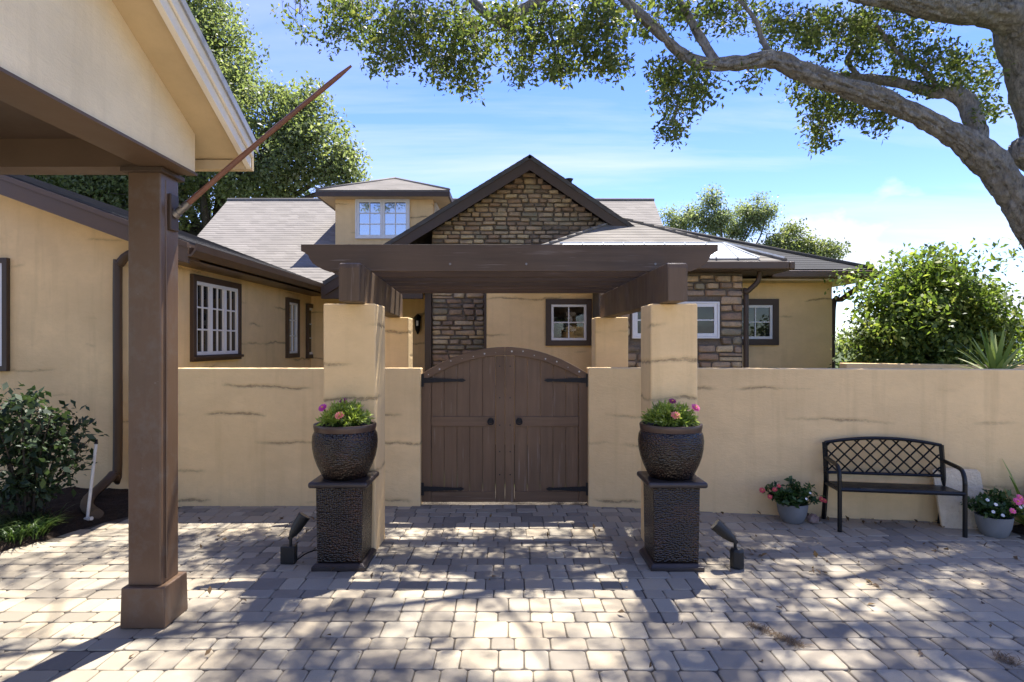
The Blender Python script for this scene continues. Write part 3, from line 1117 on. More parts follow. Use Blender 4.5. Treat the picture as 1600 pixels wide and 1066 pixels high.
# --- stone gable over the entry
GD = 12.0
gx, gz = PX(828, 11.6), PZ(246, 11.6)
SL, SR = 0.614, 0.685
def rake_l(z, off=0.0): return gx - (gz - off - z) / SL
def rake_r(z, off=0.0): return gx + (gz - off - z) / SR
GXL = PX(675, GD)
def sx_l(z): return max(GXL, rake_l(z, 0.16))
def sx_r(z): return rake_r(z, 0.16)
mb = MB()
zz = 2.6
gl = gz - 0.16
mb.prism([(GXL, zz), (rake_r(3.1, 0.16), zz), (rake_r(3.1, 0.16), 3.1), (gx, gl), (GXL, gl - (gx - GXL) * SL)], GD, GD + 0.25)
mb.box(GXL, PX(757, GD), GD + 0.0005, GD + 0.25, 0, zz - 0.001)
stone_wall = mb.build('stone_wall', M['mortar'], house)
lay_stones(sx_l, lambda z: min(sx_r(z), 3.2), 3.42, gl - 0.05, GD - 0.001, stone_wall, 3, hmin=0.065, hmax=0.135, wmin=0.14, wmax=0.34)
lay_stones(lambda z: GXL, lambda z: PX(757, GD), 1.45, 2.95, GD - 0.001, stone_wall, 4, hmin=0.07, hmax=0.14, wmin=0.17, wmax=0.40)
# roof of the gable
mb = MB()
GB = 16.6
shingle(mb, [(gx, 11.58, gz + 0.05), (gx, GB, gz + 0.05), (rake_l(3.0), GB, 3.05), (rake_l(3.0), 11.58, 3.05)], 0.14, 0.07)
shingle(mb, [(gx, 11.58, gz + 0.05), (gx, GB, gz + 0.05), (rake_r(3.0), GB, 3.05), (rake_r(3.0), 11.58, 3.05)], 0.14, 0.07)
groof = mb.build('roof', M['roof_dark'], house)
mb = MB()
for xe, s in ((rake_l(3.02), SL), (rake_r(3.02), SR)):
    mb.prism([(gx, gz - 0.03), (xe, 3.02 - 0.03), (xe, 3.02 - 0.22), (gx, gz - 0.24)], 11.60, 11.64)
mb.build('barge_board', M['brown_dark'], house)
mb = MB()
for xe in (rake_l(3.02), rake_r(3.02)):
    mb.prism([(gx, gz - 0.12), (xe, 2.93), (xe, 2.90), (gx, gz - 0.15)], 11.641, GD - 0.08)
mb.build('soffit', M['brown_dark'], house)
mb = MB()
c = P(889, 284, 11.9)
mb.tube([c - Vector((0, 0, 0.3)), c, c + Vector((0, 0.0, 0.05))], [0.06, 0.06, 0.09], 10)
mb.build('vent_pipe', M['black'], groof)
# porch: corner post, ceiling, back wall, header
mb = MB()
mb.box(GXL - 0.13, GXL - 0.002, 11.9, 12.03, 0, 3.62)
mb.build('porch_post', M['brown_dark'], house)
mb = MB()
mb.box(WX + 0.002, 0.2, 13.2, 13.35, 0, 3.0)
mb.build('entry_wall', M['stucco_plain'], house)
mb = MB()
mb.box(-3.6, GXL - 0.01, 11.66, 13.19, 2.92, 2.96)
mb.box(-3.6, GXL - 0.14, 11.66, 11.8, 2.74, 2.919)
mb.build('porch_ceiling', M['brown_dark'], house)
# wall lantern in the entry
c = P(653, 505, 13.1)
lan = empty('wall_lantern', (c.x, 13.199, c.z), 'small black lantern on the shaded entry wall beside the stonework', 'lantern')
mb = MB()
mb.tube([c + Vector((0, -0.02, 0.20)), c + Vector((0, -0.02, 0.13)), c + Vector((0, -0.02, -0.14)), c + Vector((0, -0.02, -0.24))], [0.012, 0.085, 0.06, 0.012], 6)
mb.build('lantern_body', M['black'], lan)
mb = MB()
mb.box(c.x - 0.03, c.x + 0.03, 13.12, 13.199, c.z - 0.02, c.z + 0.14)
mb.build('bracket', M['black'], lan)
mb = MB()
for a in range(3):
    mb.box(c.x - 0.022, c.x + 0.022, c.y - 0.098 - a * 0.001, c.y - 0.096 - a * 0.001, c.z - 0.06, c.z + 0.05)
mb.build('lantern_glass', M['whitep'], lan)

# --- yellow wall with the bouquet window
YD = 11.3
yx0 = PX(760, YD)
wx0, wx1 = PX(861, YD), PX(916, YD)
wz0, wz1 = PZ(532, YD), PZ(476, YD)
mb = MB()
mb.frame(yx0, 1.80, 0, 3.35, wx0, wx1, wz0, wz1, YD, YD + 0.18)
mb.build('entry_side_wall', M['stucco'], house)
mb = MB()
mb.box(yx0 - 0.04, yx0 - 0.002, YD - 0.02, YD + 0.8, 0, 3.3)
mb.build('corner_board', M['brown_dark'], house)
win = window((wx0, YD - 0.001, wz0), (1, 0, 0), wx1 - wx0, wz1 - wz0, house, 0.10, 0.045, 1, 2, 2, glass='clear')
mb = MB()
r0, r1, rz0, rz1 = wx0 - 0.3, wx1 + 0.1, wz0 - 0.25, wz1 + 0.2
y0, y1 = YD + 0.182, YD + 1.3
mb.add([(r0, y0, rz0), (r1, y0, rz0), (r1, y1, rz0), (r0, y1, rz0), (r0, y0, rz1), (r1, y0, rz1), (r1, y1, rz1), (r0, y1, rz1)],
       [(0, 1, 2, 3), (4, 5, 6, 7), (1, 2, 6, 5), (2, 3, 7, 6), (3, 0, 4, 7)])
mb.build('room', M['dark_room'], house)
vc = Vector(((wx0 + wx1) / 2 + 0.02, YD + 0.30, wz0 - 0.22))
bq = empty('flower_vase', vc, 'white flowers in an amber vase inside the square kitchen window', 'vase')
mb = MB()
mb.lathe([(0.08, 0), (0.13, 0.08), (0.15, 0.22), (0.12, 0.33), (0.10, 0.38)], vc, 20)
mb.build('vase', M['vase'], bq, smooth=True)
pts = []
for k in range(16):
    pts.append(gauss_cluster(vc + Vector((rnd.uniform(-0.15, 0.15), rnd.uniform(-0.06, 0.06), rnd.uniform(0.40, 0.62))), (0.10, 0.06, 0.10), 14))
leaf_object('leaves', np.concatenate(pts), 0.07, M['leaf_pot'], bq)
pts = [gauss_cluster(vc + Vector((dx_, -0.02, dz_)), (0.06, 0.04, 0.05), 40) for dx_, dz_ in ((-0.08, 0.45), (0.0, 0.47), (0.08, 0.44), (0.02, 0.62))]
leaf_object('petals', np.concatenate(pts), 0.035, M['whitep'], bq, aspect=0.9)

# --- stone bay
BD = 10.5
bx0, bx1 = PX(936, BD), PX(1160, BD)
hx0, hx1, hz0, hz1 = PX(990, BD), PX(1119, BD), PZ(526, BD), PZ(475, BD)
mb = MB()
mb.box(bx0, bx1, BD, 11.6, 0, 3.15)
bay = mb.build('stone_wall', M['mortar'], house)
lay_stones(lambda z: bx0, lambda z: bx1, 1.46, 3.06, BD - 0.001, bay, 8, hole=(hx0 - 0.06, hx1 + 0.06, hz0 - 0.06, hz1 + 0.06),
           hmin=0.10, hmax=0.155, wmin=0.17, wmax=0.40)
window((hx0, BD - 0.03, hz0), (1, 0, 0), hx1 - hx0, hz1 - hz0, house, 0, 0.055, 2, 2, 2)
# bay roof
bez = 3.25
ba = (2.25, 11.95, PZ(343, 11.95))
mb = MB()
e0, e1, ef = -0.15, 4.62, 10.1
shingle(mb, [(e0, ef, bez), (e1, ef, bez), ba], 0.14, 0.05)
shingle(mb, [(e1, ef, bez), (e1, 15.0, bez), (ba[0], 15.0, ba[2]), ba], 0.14, 0.05)
shingle(mb, [(e0, ef, bez), (e0, 15.0, bez), (ba[0], 15.0, ba[2]), ba], 0.14, 0.05)
broof = mb.build('roof', M['roof'], house)
mb = MB()
for q in (e0, e1):
    a_ = Vector((q, ef, bez + 0.015)); b_ = Vector(ba) + Vector((0, 0, 0.015))
    k = 14
    for i in range(k):
        p0 = a_.lerp(b_, i / k); p1 = a_.lerp(b_, (i + 1.1) / k)
        mb.tube([p0 + Vector((0, 0, 0.004)), p1], [0.034, 0.030], 6)
mb.build('hip_cap', M['roof'], broof, smooth=True)
# white sheet-metal panels along the lower roof edge
nrm = Vector((0, -(ba[2] - bez), ba[1] - ef)).normalized()
sl = (ba[2] - bez) / (ba[1] - ef)
def bay_pt(x, y): return Vector((x, y, bez + sl * (y - ef))) + nrm * 0.03
npan = 9
for i in range(npan):
    x0 = 0.95 + i * 0.36
    x1 = x0 + 0.345
    top = 10.74
    xr = e1 - (top - ef) * (e1 - ba[0]) / (ba[1] - ef)
    mb = MB()
    xt1 = min(x1, xr - 0.02)
    xt0 = min(x0, xr - 0.04)
    mb.slab([bay_pt(x0, ef + 0.05), bay_pt(x1, ef + 0.05), bay_pt(xt1, top), bay_pt(xt0, top)], 0.02)
    mb.tube([bay_pt(x1 + 0.007, ef + 0.05) + nrm * 0.008, bay_pt(xt1 + 0.007, top) + nrm * 0.008], 0.016, 4)
    mb.build('metal_panel', M['metal_roof'], broof)
mb = MB()
mb.tube([bay_pt(0.9, 10.755), bay_pt(xr, 10.755)], 0.022, 6)
mb.tube([bay_pt(e1 - 0.03, ef + 0.04), bay_pt(xr, 10.755)], 0.03, 6)
mb.build('flashing', M['metal_roof'], broof)
# eave trim of the bay
mb = MB()
mb.box(e0, e1, ef - 0.11, ef - 0.005, bez - 0.15, bez - 0.02)
mb.box(e1 + 0.001, e1 + 0.09, ef - 0.11, 11.0, bez - 0.15, bez - 0.02)
mb.build('gutter', M['brown'], house, bevel=0.02)
mb = MB()
mb.box(e0 + 0.01, e1 - 0.002, ef - 0.003, 11.4, bez - 0.16, bez - 0.13)
mb.build('soffit', M['brown_dark'], house)
mb = MB()
g0 = P(1187, 420, 10.3); g1 = P(1184, 440, 10.35); g2 = P(1166, 458, 10.42); g3 = P(1164, 470, 10.46)
pp = catmull([(g0, 0.045), (g1, 0.045), (g2, 0.045), (Vector((bx1 + 0.04, 10.44, g3.z)), 0.045), (Vector((bx1 + 0.04, 10.44, 0.2)), 0.045)], 4)
mb.tube([q[0] for q in pp], 0.045, 8)
mb.build('downspout', M['brown_dark'], house, smooth=True)

# --- rear right part
RD = 11.5
rx1 = PX(1300, RD)
mb = MB()
mb.box(bx1 + 0.005, rx1, RD, 18.0, 0, 3.25)
mb.build('kitchen_wall', M['stucco'], house)
window((4.33, RD - 0.001, PZ(530, RD)), (1, 0, 0), PX(1206, RD) - 4.33, PZ(477, RD) - PZ(530, RD), house, 0.115, 0.05, 1, 2, 2)
mb = MB()
re, rf, rz = 6.60, 11.0, 3.22
ra = (2.8, 14.8, 4.86)
shingle(mb, [(2.8, rf, rz), (re, rf, rz), ra], 0.14, 0.05)
shingle(mb, [(re, rf, rz), (re, 18.6, rz), ra], 0.14, 0.05)
rroof = mb.build('roof', M['roof_black'], house)
mb = MB()
mb.tube([(re, rf, rz + 0.012), (ra[0], ra[1], ra[2] + 0.012)], 0.05, 6)
mb.build('hip_cap', M['roof_dark'], rroof, smooth=True)
mb = MB()
mb.box(e1 + 0.1, re + 0.02, rf - 0.11, rf - 0.003, rz - 0.16, rz - 0.03)
mb.box(re + 0.021, re + 0.10, rf - 0.11, 18.5, rz - 0.16, rz - 0.03)
mb.build('gutter', M['brown'], house, bevel=0.02)
mb = MB()
mb.box(4.2, re, rf - 0.002, RD - 0.001, rz - 0.20, rz - 0.17)
mb.box(rx1 + 0.001, re, RD, 18.4, rz - 0.20, rz - 0.17)
mb.build('soffit', M['soffit'], house)
mb = MB()
pp = catmull([(Vector((re - 0.22, rf - 0.05, rz - 0.10)), 0.045), (Vector((re - 0.24, rf + 0.02, rz - 0.30)), 0.045), (Vector((rx1 + 0.12, RD - 0.1, rz - 0.52)), 0.045),
              (Vector((rx1 + 0.05, RD + 0.05, rz - 0.70)), 0.045), (Vector((rx1 + 0.05, RD + 0.05, 0.2)), 0.045)], 4)
mb.tube([q[0] for q in pp], 0.05, 8)
mb.build('downspout', M['brown_dark'], house, smooth=True)

# ------------------------------------------------------------------ courtyard wall
def wall_xf(x):
    return wall_front(x)
mb = MB()
mb.box(-4.31, PX(657, 7.05), 7.05, 7.25, -0.02, 1.597)
tag(mb.build('courtyard_wall', M['stucco'], bevel=0.012, loc=(-2.6, 7.15, 0)), 'long tan stucco garden wall between the brown post and the gate, left side', 'wall')
x0, x1 = PX(920, 7.03), 6.4
mb = MB()
mb.add([(x0, wall_front(x0), -0.02), (x1, wall_front(x1), -0.02), (x1, wall_front(x1) + 0.2, -0.02), (x0, wall_front(x0) + 0.2, -0.02),
        (x0, wall_front(x0), 1.603), (x1, wall_front(x1), 1.62), (x1, wall_front(x1) + 0.2, 1.62), (x0, wall_front(x0) + 0.2, 1.603)],
       [(0, 3, 2, 1), (4, 5, 6, 7), (0, 1, 5, 4), (1, 2, 6, 5), (2, 3, 7, 6), (3, 0, 4, 7)])
tag(mb.build('courtyard_wall', M['stucco'], bevel=0.012, loc=(3.5, 6.7, 0)), 'long tan stucco garden wall behind the black bench, right of the gate', 'wall')
mb = MB()
mb.add([(5.0, 9.0, 0), (9.5, 8.2, 0), (9.5, 8.4, 0), (5.0, 9.2, 0), (5.0, 9.0, 1.59), (9.5, 8.2, 1.56), (9.5, 8.4, 1.56), (5.0, 9.2, 1.59)],
       [(0, 3, 2, 1), (4, 5, 6, 7), (0, 1, 5, 4), (1, 2, 6, 5), (2, 3, 7, 6), (3, 0, 4, 7)])
tag(mb.build('rear_garden_wall', M['stucco_plain'], bevel=0.01), 'low tan wall just showing under the big green shrub', 'wall')

# ------------------------------------------------------------------ pergola pillars
for x0, x1, y0, y1, lab in ((-1.68, -1.205, 5.5, 5.93, 'square tan stucco pillar behind the left flower pot'), (1.285, 1.71, 5.5, 5.93, 'square tan stucco pillar behind the right flower pot'),
                            (-1.86, -1.405, 8.5, 8.9, 'rear tan pillar inside the courtyard, left of the gate'), (1.21, 1.672, 8.5, 8.9, 'rear tan pillar inside the courtyard, right of the gate')):
    mb = MB()
    mb.box(x0, x1, y0, y1, -0.02, 2.25)
    o = mb.build('stucco_pillar', M['stucco'], bevel=0.016, loc=((x0 + x1) / 2, (y0 + y1) / 2, 0), segs=3)
    tag(o, lab, 'pillar', 'pillars carrying the pergola')

# ------------------------------------------------------------------ pergola
per = empty('pergola', (0, 6.3, 0), 'dark brown timber pergola spanning the pillars above the gate', 'pergola')
def ogee(x0, x1, z0, z1):
    h = z1 - z0
    pr = []
    left = [(0.0, h), (0.0, h * 0.76), (0.035, h * 0.70), (0.07, h * 0.60), (0.085, h * 0.46), (0.11, h * 0.32), (0.16, h * 0.18), (0.22, h * 0.06), (0.27, 0.0)]
    for dx_, dz_ in left:
        pr.append((x0 + dx_, z0 + dz_))
    for dx_, dz_ in left[::-1]:
        pr.append((x1 - dx_, z0 + dz_))
    return pr
CB = (5.90, 6.42, 6.94, 7.46, 7.98, 8.50)
for k, yb in enumerate(CB):
    mb = MB()
    e = rnd.uniform(-0.015, 0.015)
    mb.prism(ogee(-2.005 + e, 2.045 + e, 2.588, 2.85), yb, yb + 0.048)
    mb.build('cross_beam', M['wood_x'], per, bevel=0.004)
for xf0, xf1, xr0, xr1 in ((-1.46, -1.28, -1.72, -1.54), (1.365, 1.535, 1.33, 1.50)):
    mb = MB()
    prof = [(0.0, 2.252), (1.0, 2.252), (1.0, 2.50), (0.988, 2.586), (0.012, 2.586), (0.003, 2.575), (0.0, 2.54)]
    n = len(prof)
    vv = []
    for sd in (0, 1):
        for t_, z in prof:
            xa, xb = ((xf0, xr0), (xf1, xr1))[sd]
            vv.append((xa + (xb - xa) * t_, 5.215 + (8.82 - 5.215) * t_, z))
    ff = [tuple(range(n)), tuple(range(2 * n - 1, n - 1, -1))] + [(i, i + n, (i + 1) % n + n, (i + 1) % n) for i in range(n)]
    mb.add(vv, ff)
    mb.build('side_beam', M['wood_y'], per, bevel=0.008)
for x in (-1.42, -0.5, 0.25, 1.45):
    mb = MB()
    xx = x + rnd.uniform(-0.1, 0.1)
    mb.tube([(xx, CB[0] - 0.006, 2.66), (xx, CB[0] + 0.001, 2.66)], 0.011, 8)
    mb.build('bolt', M['galv'], per)

# ------------------------------------------------------------------ gate
GC = PX(789, 7.15)
GH = 0.975
def arch(x):
    t = (x - GC) / GH
    return 1.845 - 0.315 * t * t
def arched(x0, x1, zb, ofs, n=6):
    pts = [(x0, zb), (x1, zb)]
    for i in range(n + 1):
        x = x1 + (x0 - x1) * i / n
        pts.append((x, arch(x) - ofs))
    return pts
GY = 7.12
def gate_leaf(sgn, label):
    a, b = (GC - GH, GC - 0.0015) if sgn < 0 else (GC + 0.0015, GC + GH)
    hinge_x = a if sgn < 0 else b
    meet_x = b if sgn < 0 else a
    g = empty('gate_leaf', (hinge_x, GY, 0.03), label, 'gate', 'two leaves of the arched gate')
    s0, s1 = a + 0.11, b - 0.11
    n = 5
    for i in range(n):
        x0 = s0 + (s1 - s0) * i / n + 0.001
        x1 = s0 + (s1 - s0) * (i + 1) / n - 0.001
        dy = rnd.uniform(-0.002, 0.002)
        mb = MB()
        mb.prism(arched(x0, x1, 0.05, 0.05), GY + 0.022 + dy, GY + 0.045 + dy)
        mb.build('plank', M['gate_z'], g, bevel=0.005)
    for (x0, x1) in ((a, a + 0.108), (b - 0.108, b)):
        mb = MB()
        mb.prism(arched(x0, x1, 0.03, 0.105), GY, GY + 0.05)
        mb.build('stile', M['gate_z'], g, bevel=0.005)
    mb = MB()
    k = 12
    top = [(a + (b - a) * i / k, arch(a + (b - a) * i / k)) for i in range(k + 1)]
    bot = [(x, z - 0.10) for x, z in top[::-1]]
    mb.prism(top + bot, GY - 0.006, GY + 0.052)
    mb.build('arched_rail', M['gate_x'], g, bevel=0.006)
    for z0, z1, nm in ((0.915, 1.03, 'mid_rail'), (0.035, 0.15, 'bottom_rail')):
        mb = MB()
        mb.box(s0 + 0.001, s1 - 0.001, GY + 0.002, GY + 0.021, z0, z1)
        mb.build(nm, M['gate_x'], g, bevel=0.004)
    for z in (1.455, 0.185):
        mb = MB()
        d = -sgn
        x = hinge_x
        if z > 1: ln = 0.52
        else: ln = 0.50
        mb.prism([(x, z - 0.032), (x + d * ln * 0.8, z - 0.014), (x + d * ln * 0.92, z - 0.022), (x + d * ln, z), (x + d * ln * 0.92, z + 0.022), (x + d * ln * 0.8, z + 0.014), (x, z + 0.032)], GY - 0.012, GY - 0.007)
        mb.box(x - 0.028, x + 0.028, GY - 0.018, GY - 0.0125, z - 0.075, z + 0.075)
        for q in (0.15, 0.4, 0.65):
            mb.tube([(x + d * ln * q, GY - 0.018, z), (x + d * ln * q, GY - 0.012, z)], 0.009, 8)
        mb.build('strap_hinge', M['iron'], g)
    mb = MB()
    hx = meet_x + sgn * 0.165
    hz_ = 0.975
    mb.tube([(hx, GY - 0.012, hz_ + 0.01), (hx, GY + 0.0015, hz_ + 0.01)], 0.033, 16)
    ring = [(hx + 0.033 * math.sin(t_), GY - 0.022, hz_ - 0.004 - 0.033 * math.cos(t_)) for t_ in np.linspace(0, 2 * math.pi, 19)]
    mb.tube(ring, 0.008, 6, caps=False)
    mb.tube([(hx, GY - 0.034, hz_ + 0.03), (hx, GY - 0.012, hz_ + 0.03)], 0.014, 8)
    mb.build('ring_pull', M['iron'], g, smooth='angle')
    # filled screw holes, pale and dark, along the arched rail and the meeting stile
    mb = MB()
    for i in range(7):
        x = a + (b - a) * (i + 0.6) / 7.4
        z = arch(x) - 0.05 + rnd.uniform(-0.02, 0.02)
        mb.tube([(x, GY - 0.0072, z), (x, GY - 0.006, z)], rnd.uniform(0.003, 0.011), 7)
    mb.build('filled_holes', M['pvc'], g)
    mb = MB()
    for z in (0.35, 0.62, 0.93, 1.25, 1.62):
        mb.tube([(meet_x + sgn * 0.06, GY - 0.0015, z), (meet_x + sgn * 0.06, GY, z)], 0.009, 8)
    mb.build('bolt_holes', M['black'], g)
    return g
gate_leaf(-1, 'left leaf of the arched brown plank gate')
gate_leaf(1, 'right leaf of the arched brown plank gate')

# ------------------------------------------------------------------ carport on the left
cp = empty('carport', (-2.44, 4.18, 0), 'beige carport gable on a square brown post, near left', 'carport')
mb = MB()
mb.box(-2.55, -2.33, 4.07, 4.29, 0.27, 3.07)
mb.build('post', M['post'], cp, bevel=0.008)
mb = MB()
mb.prism([(-2.58, 0.0), (-2.282, 0.0), (-2.29, 0.27), (-2.572, 0.27)], 4.03, 4.33)
mb.build('post_base', M['post'], cp, bevel=0.008)
mb = MB()
mb.box(-2.58, -2.30, 4.03, 4.32, 3.035, 3.068)
mb.build('post_cap', M['brown_dark'], cp, bevel=0.004)
mb = MB()
mb.box(-2.56, -2.30, -4.6, -4.3, 0.0, 3.07)
mb.build('post', M['post'], cp, bevel=0.008)
for xx in (-8.6,):
    for yy in (4.07, -4.6):
        mb = MB()
        mb.box(xx, xx + 0.22, yy, yy + 0.22, 0.0, 3.07)
        mb.build('post', M['post'], cp, bevel=0.008)
def zu(y): return 3.36 + 0.49 * (4.26 - y)
RY = 0.0
mb = MB()
mb.box(-2.46, -2.262, -4.6, 4.26, 3.07, 3.30)
mb.build('header_beam', M['brown'], cp)
mb = MB()
mb.box(-8.8, -2.461, 4.06, 4.258, 3.072, 3.30)
mb.build('header_beam', M['brown'], cp)
mb = MB()
mb.box(-8.8, -2.461, -4.6, 4.059, 3.26, 3.28)
mb.build('ceiling', M['brown_dark'], cp)
mb = MB()
mb.prism([(4.262, 3.085), (4.262, zu(4.262) - 0.001), (RY, zu(RY) - 0.001), (-4.6, zu(RY) - 0.49 * 4.6), (-4.6, 3.085)], -2.26, -2.20, 'x')
mb.build('gable_panel', M['panel'], cp)
mb = MB()
mb.prism([(4.27, 3.068), (4.27, 3.0845), (-4.6, 3.0845), (-4.6, 3.068)], -2.261, -2.185, 'x')
mb.build('panel_drip', M['brown'], cp)
RE = 4.50
mb = MB()
mb.prism([(RE, zu(RE)), (RE, zu(RE) + 0.02), (RY, zu(RY) + 0.02), (RY, zu(RY))], -9.0, -1.945, 'x')
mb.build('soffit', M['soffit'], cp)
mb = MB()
shingle(mb, [(-9.2, RE + 0.03, zu(RE) + 0.13), (-1.90, RE + 0.03, zu(RE) + 0.13), (-1.90, RY, zu(RY) + 0.145), (-9.2, RY, zu(RY) + 0.145)], 0.14, 0.05)
shingle(mb, [(-9.2, -4.9, zu(RE) + 0.13), (-1.90, -4.9, zu(RE) + 0.13), (-1.90, RY, zu(RY) + 0.145), (-9.2, RY, zu(RY) + 0.145)], 0.14, 0.05)
mb.build('roof', M['roof'], cp)
mb = MB()
mb.prism([(RE, zu(RE) - 0.06), (RE, zu(RE) + 0.105), (RY, zu(RY) + 0.12), (RY, zu(RY) - 0.06)], -1.944, -1.905, 'x')
mb.prism([(RE, zu(RE) + 0.02), (RE, zu(RE) + 0.106), (RY, zu(RY) + 0.121), (RY, zu(RY) + 0.035)], -1.904, -1.885, 'x')
mb.build('rake_board', M['cream'], cp, bevel=0.004)
mb = MB()
mb.prism([(RE + 0.04, zu(RE) + 0.075), (RE + 0.04, zu(RE) + 0.135), (RY, zu(RY) + 0.155), (RY, zu(RY) + 0.125)], -1.884, -1.870, 'x')
mb.build('drip_edge', M['drip'], cp)
mb = MB()
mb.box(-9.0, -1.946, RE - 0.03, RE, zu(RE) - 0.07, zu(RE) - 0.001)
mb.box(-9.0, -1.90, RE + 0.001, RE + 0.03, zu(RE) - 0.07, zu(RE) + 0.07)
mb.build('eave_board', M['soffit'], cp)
mb = MB()
mb.tube([(-2.33, 4.13, 3.0), (-2.325, 4.13, 2.0), (-2.325, 4.13, 0.3)], 0.006, 6)
mb.build('post_seam', M['post'], cp)

# flagpole on the post
fp = empty('flagpole', (-2.33, 4.20, PZ(334, 4.2)), 'bare wooden flagpole slanting up from a bracket on the brown post', 'flagpole')
z0 = PZ(334, 4.2)
mb = MB()
mb.box(-2.329, -2.305, 4.15, 4.25, z0 - 0.12, z0 + 0.13)
mb.build('bracket_plate', M['brown_dark'], fp, bevel=0.006)
a = Vector((-2.31, 4.20, z0 - 0.01))
b = P(549, 103, 4.2)
dr = (b - a).normalized()
mb = MB()
mb.tube([a, a + dr * 0.03, a + dr * 0.03, a + dr * 0.13], [0.034, 0.034, 0.026, 0.026], 12)
mb.tube([a + dr * 0.08 + Vector((0, -0.05, 0)), a + dr * 0.08 + Vector((0, 0.05, 0))], 0.009, 8)
mb.build('socket', M['galv'], fp, smooth='angle')
mb = MB()
n = 14
pts, rad = [], []
for i in range(n + 1):
    t_ = i / n
    sag = Vector((0, 0, 0.012 * math.sin(t_ * math.pi)))
    pts.append(a + dr * 0.05 + (b - a - dr * 0.05) * t_ + sag)
    rad.append(0.0195 - 0.004 * t_ + 0.0012 * math.sin(i * 1.7))
rad[-1] = 0.008
mb.tube(pts, rad, 10)
mb.build('pole', M['pole'], fp, smooth='angle')

# ------------------------------------------------------------------ pedestals, pots, flowers
def flower(c, r, mats, parent, rg, layers=3, tilt=(0, -0.5, 0.8)):
    """double daisy: rings of petals round a small eye"""
    ax = Vector(tilt).normalized()
    q = ax.to_track_quat('Z', 'Y').to_matrix().to_4x4()
    xf = Matrix.Translation(c) @ q
    mb_ = MB(xf)
    for l in range(layers):
        n = 13 - l * 2
        rr = r * (1 - 0.24 * l)
        lift = 0.25 + 0.35 * l
        for i in range(n):
            t_ = 2 * math.pi * (i + 0.5 * l) / n + rg.uniform(-0.1, 0.1)
            w = rr * math.pi / n * 1.15
            d = Vector((math.cos(t_), math.sin(t_), 0)); s = Vector((-d.y, d.x, 0))
            z = r * (0.12 + 0.10 * l)
            k = rg.uniform(0.88, 1.08)
            mb_.add([d * rr * 0.15 + Vector((0, 0, z)), d * rr * 0.6 + s * w + Vector((0, 0, z + rr * lift * 0.25)), d * rr * k + Vector((0, 0, z + rr * lift * 0.15)), d * rr * 0.6 - s * w + Vector((0, 0, z + rr * lift * 0.25))], [(0, 1, 2, 3)])
    o = mb_.build('flower', mats[0], parent)
    mb_ = MB(xf)
    mb_.lathe([(r * 0.18, r * 0.2), (r * 0.2, r * 0.42), (r * 0.10, r * 0.5)], (0, 0, 0), 8)
    mb_.build('flower_eye', mats[1], o)
    return o

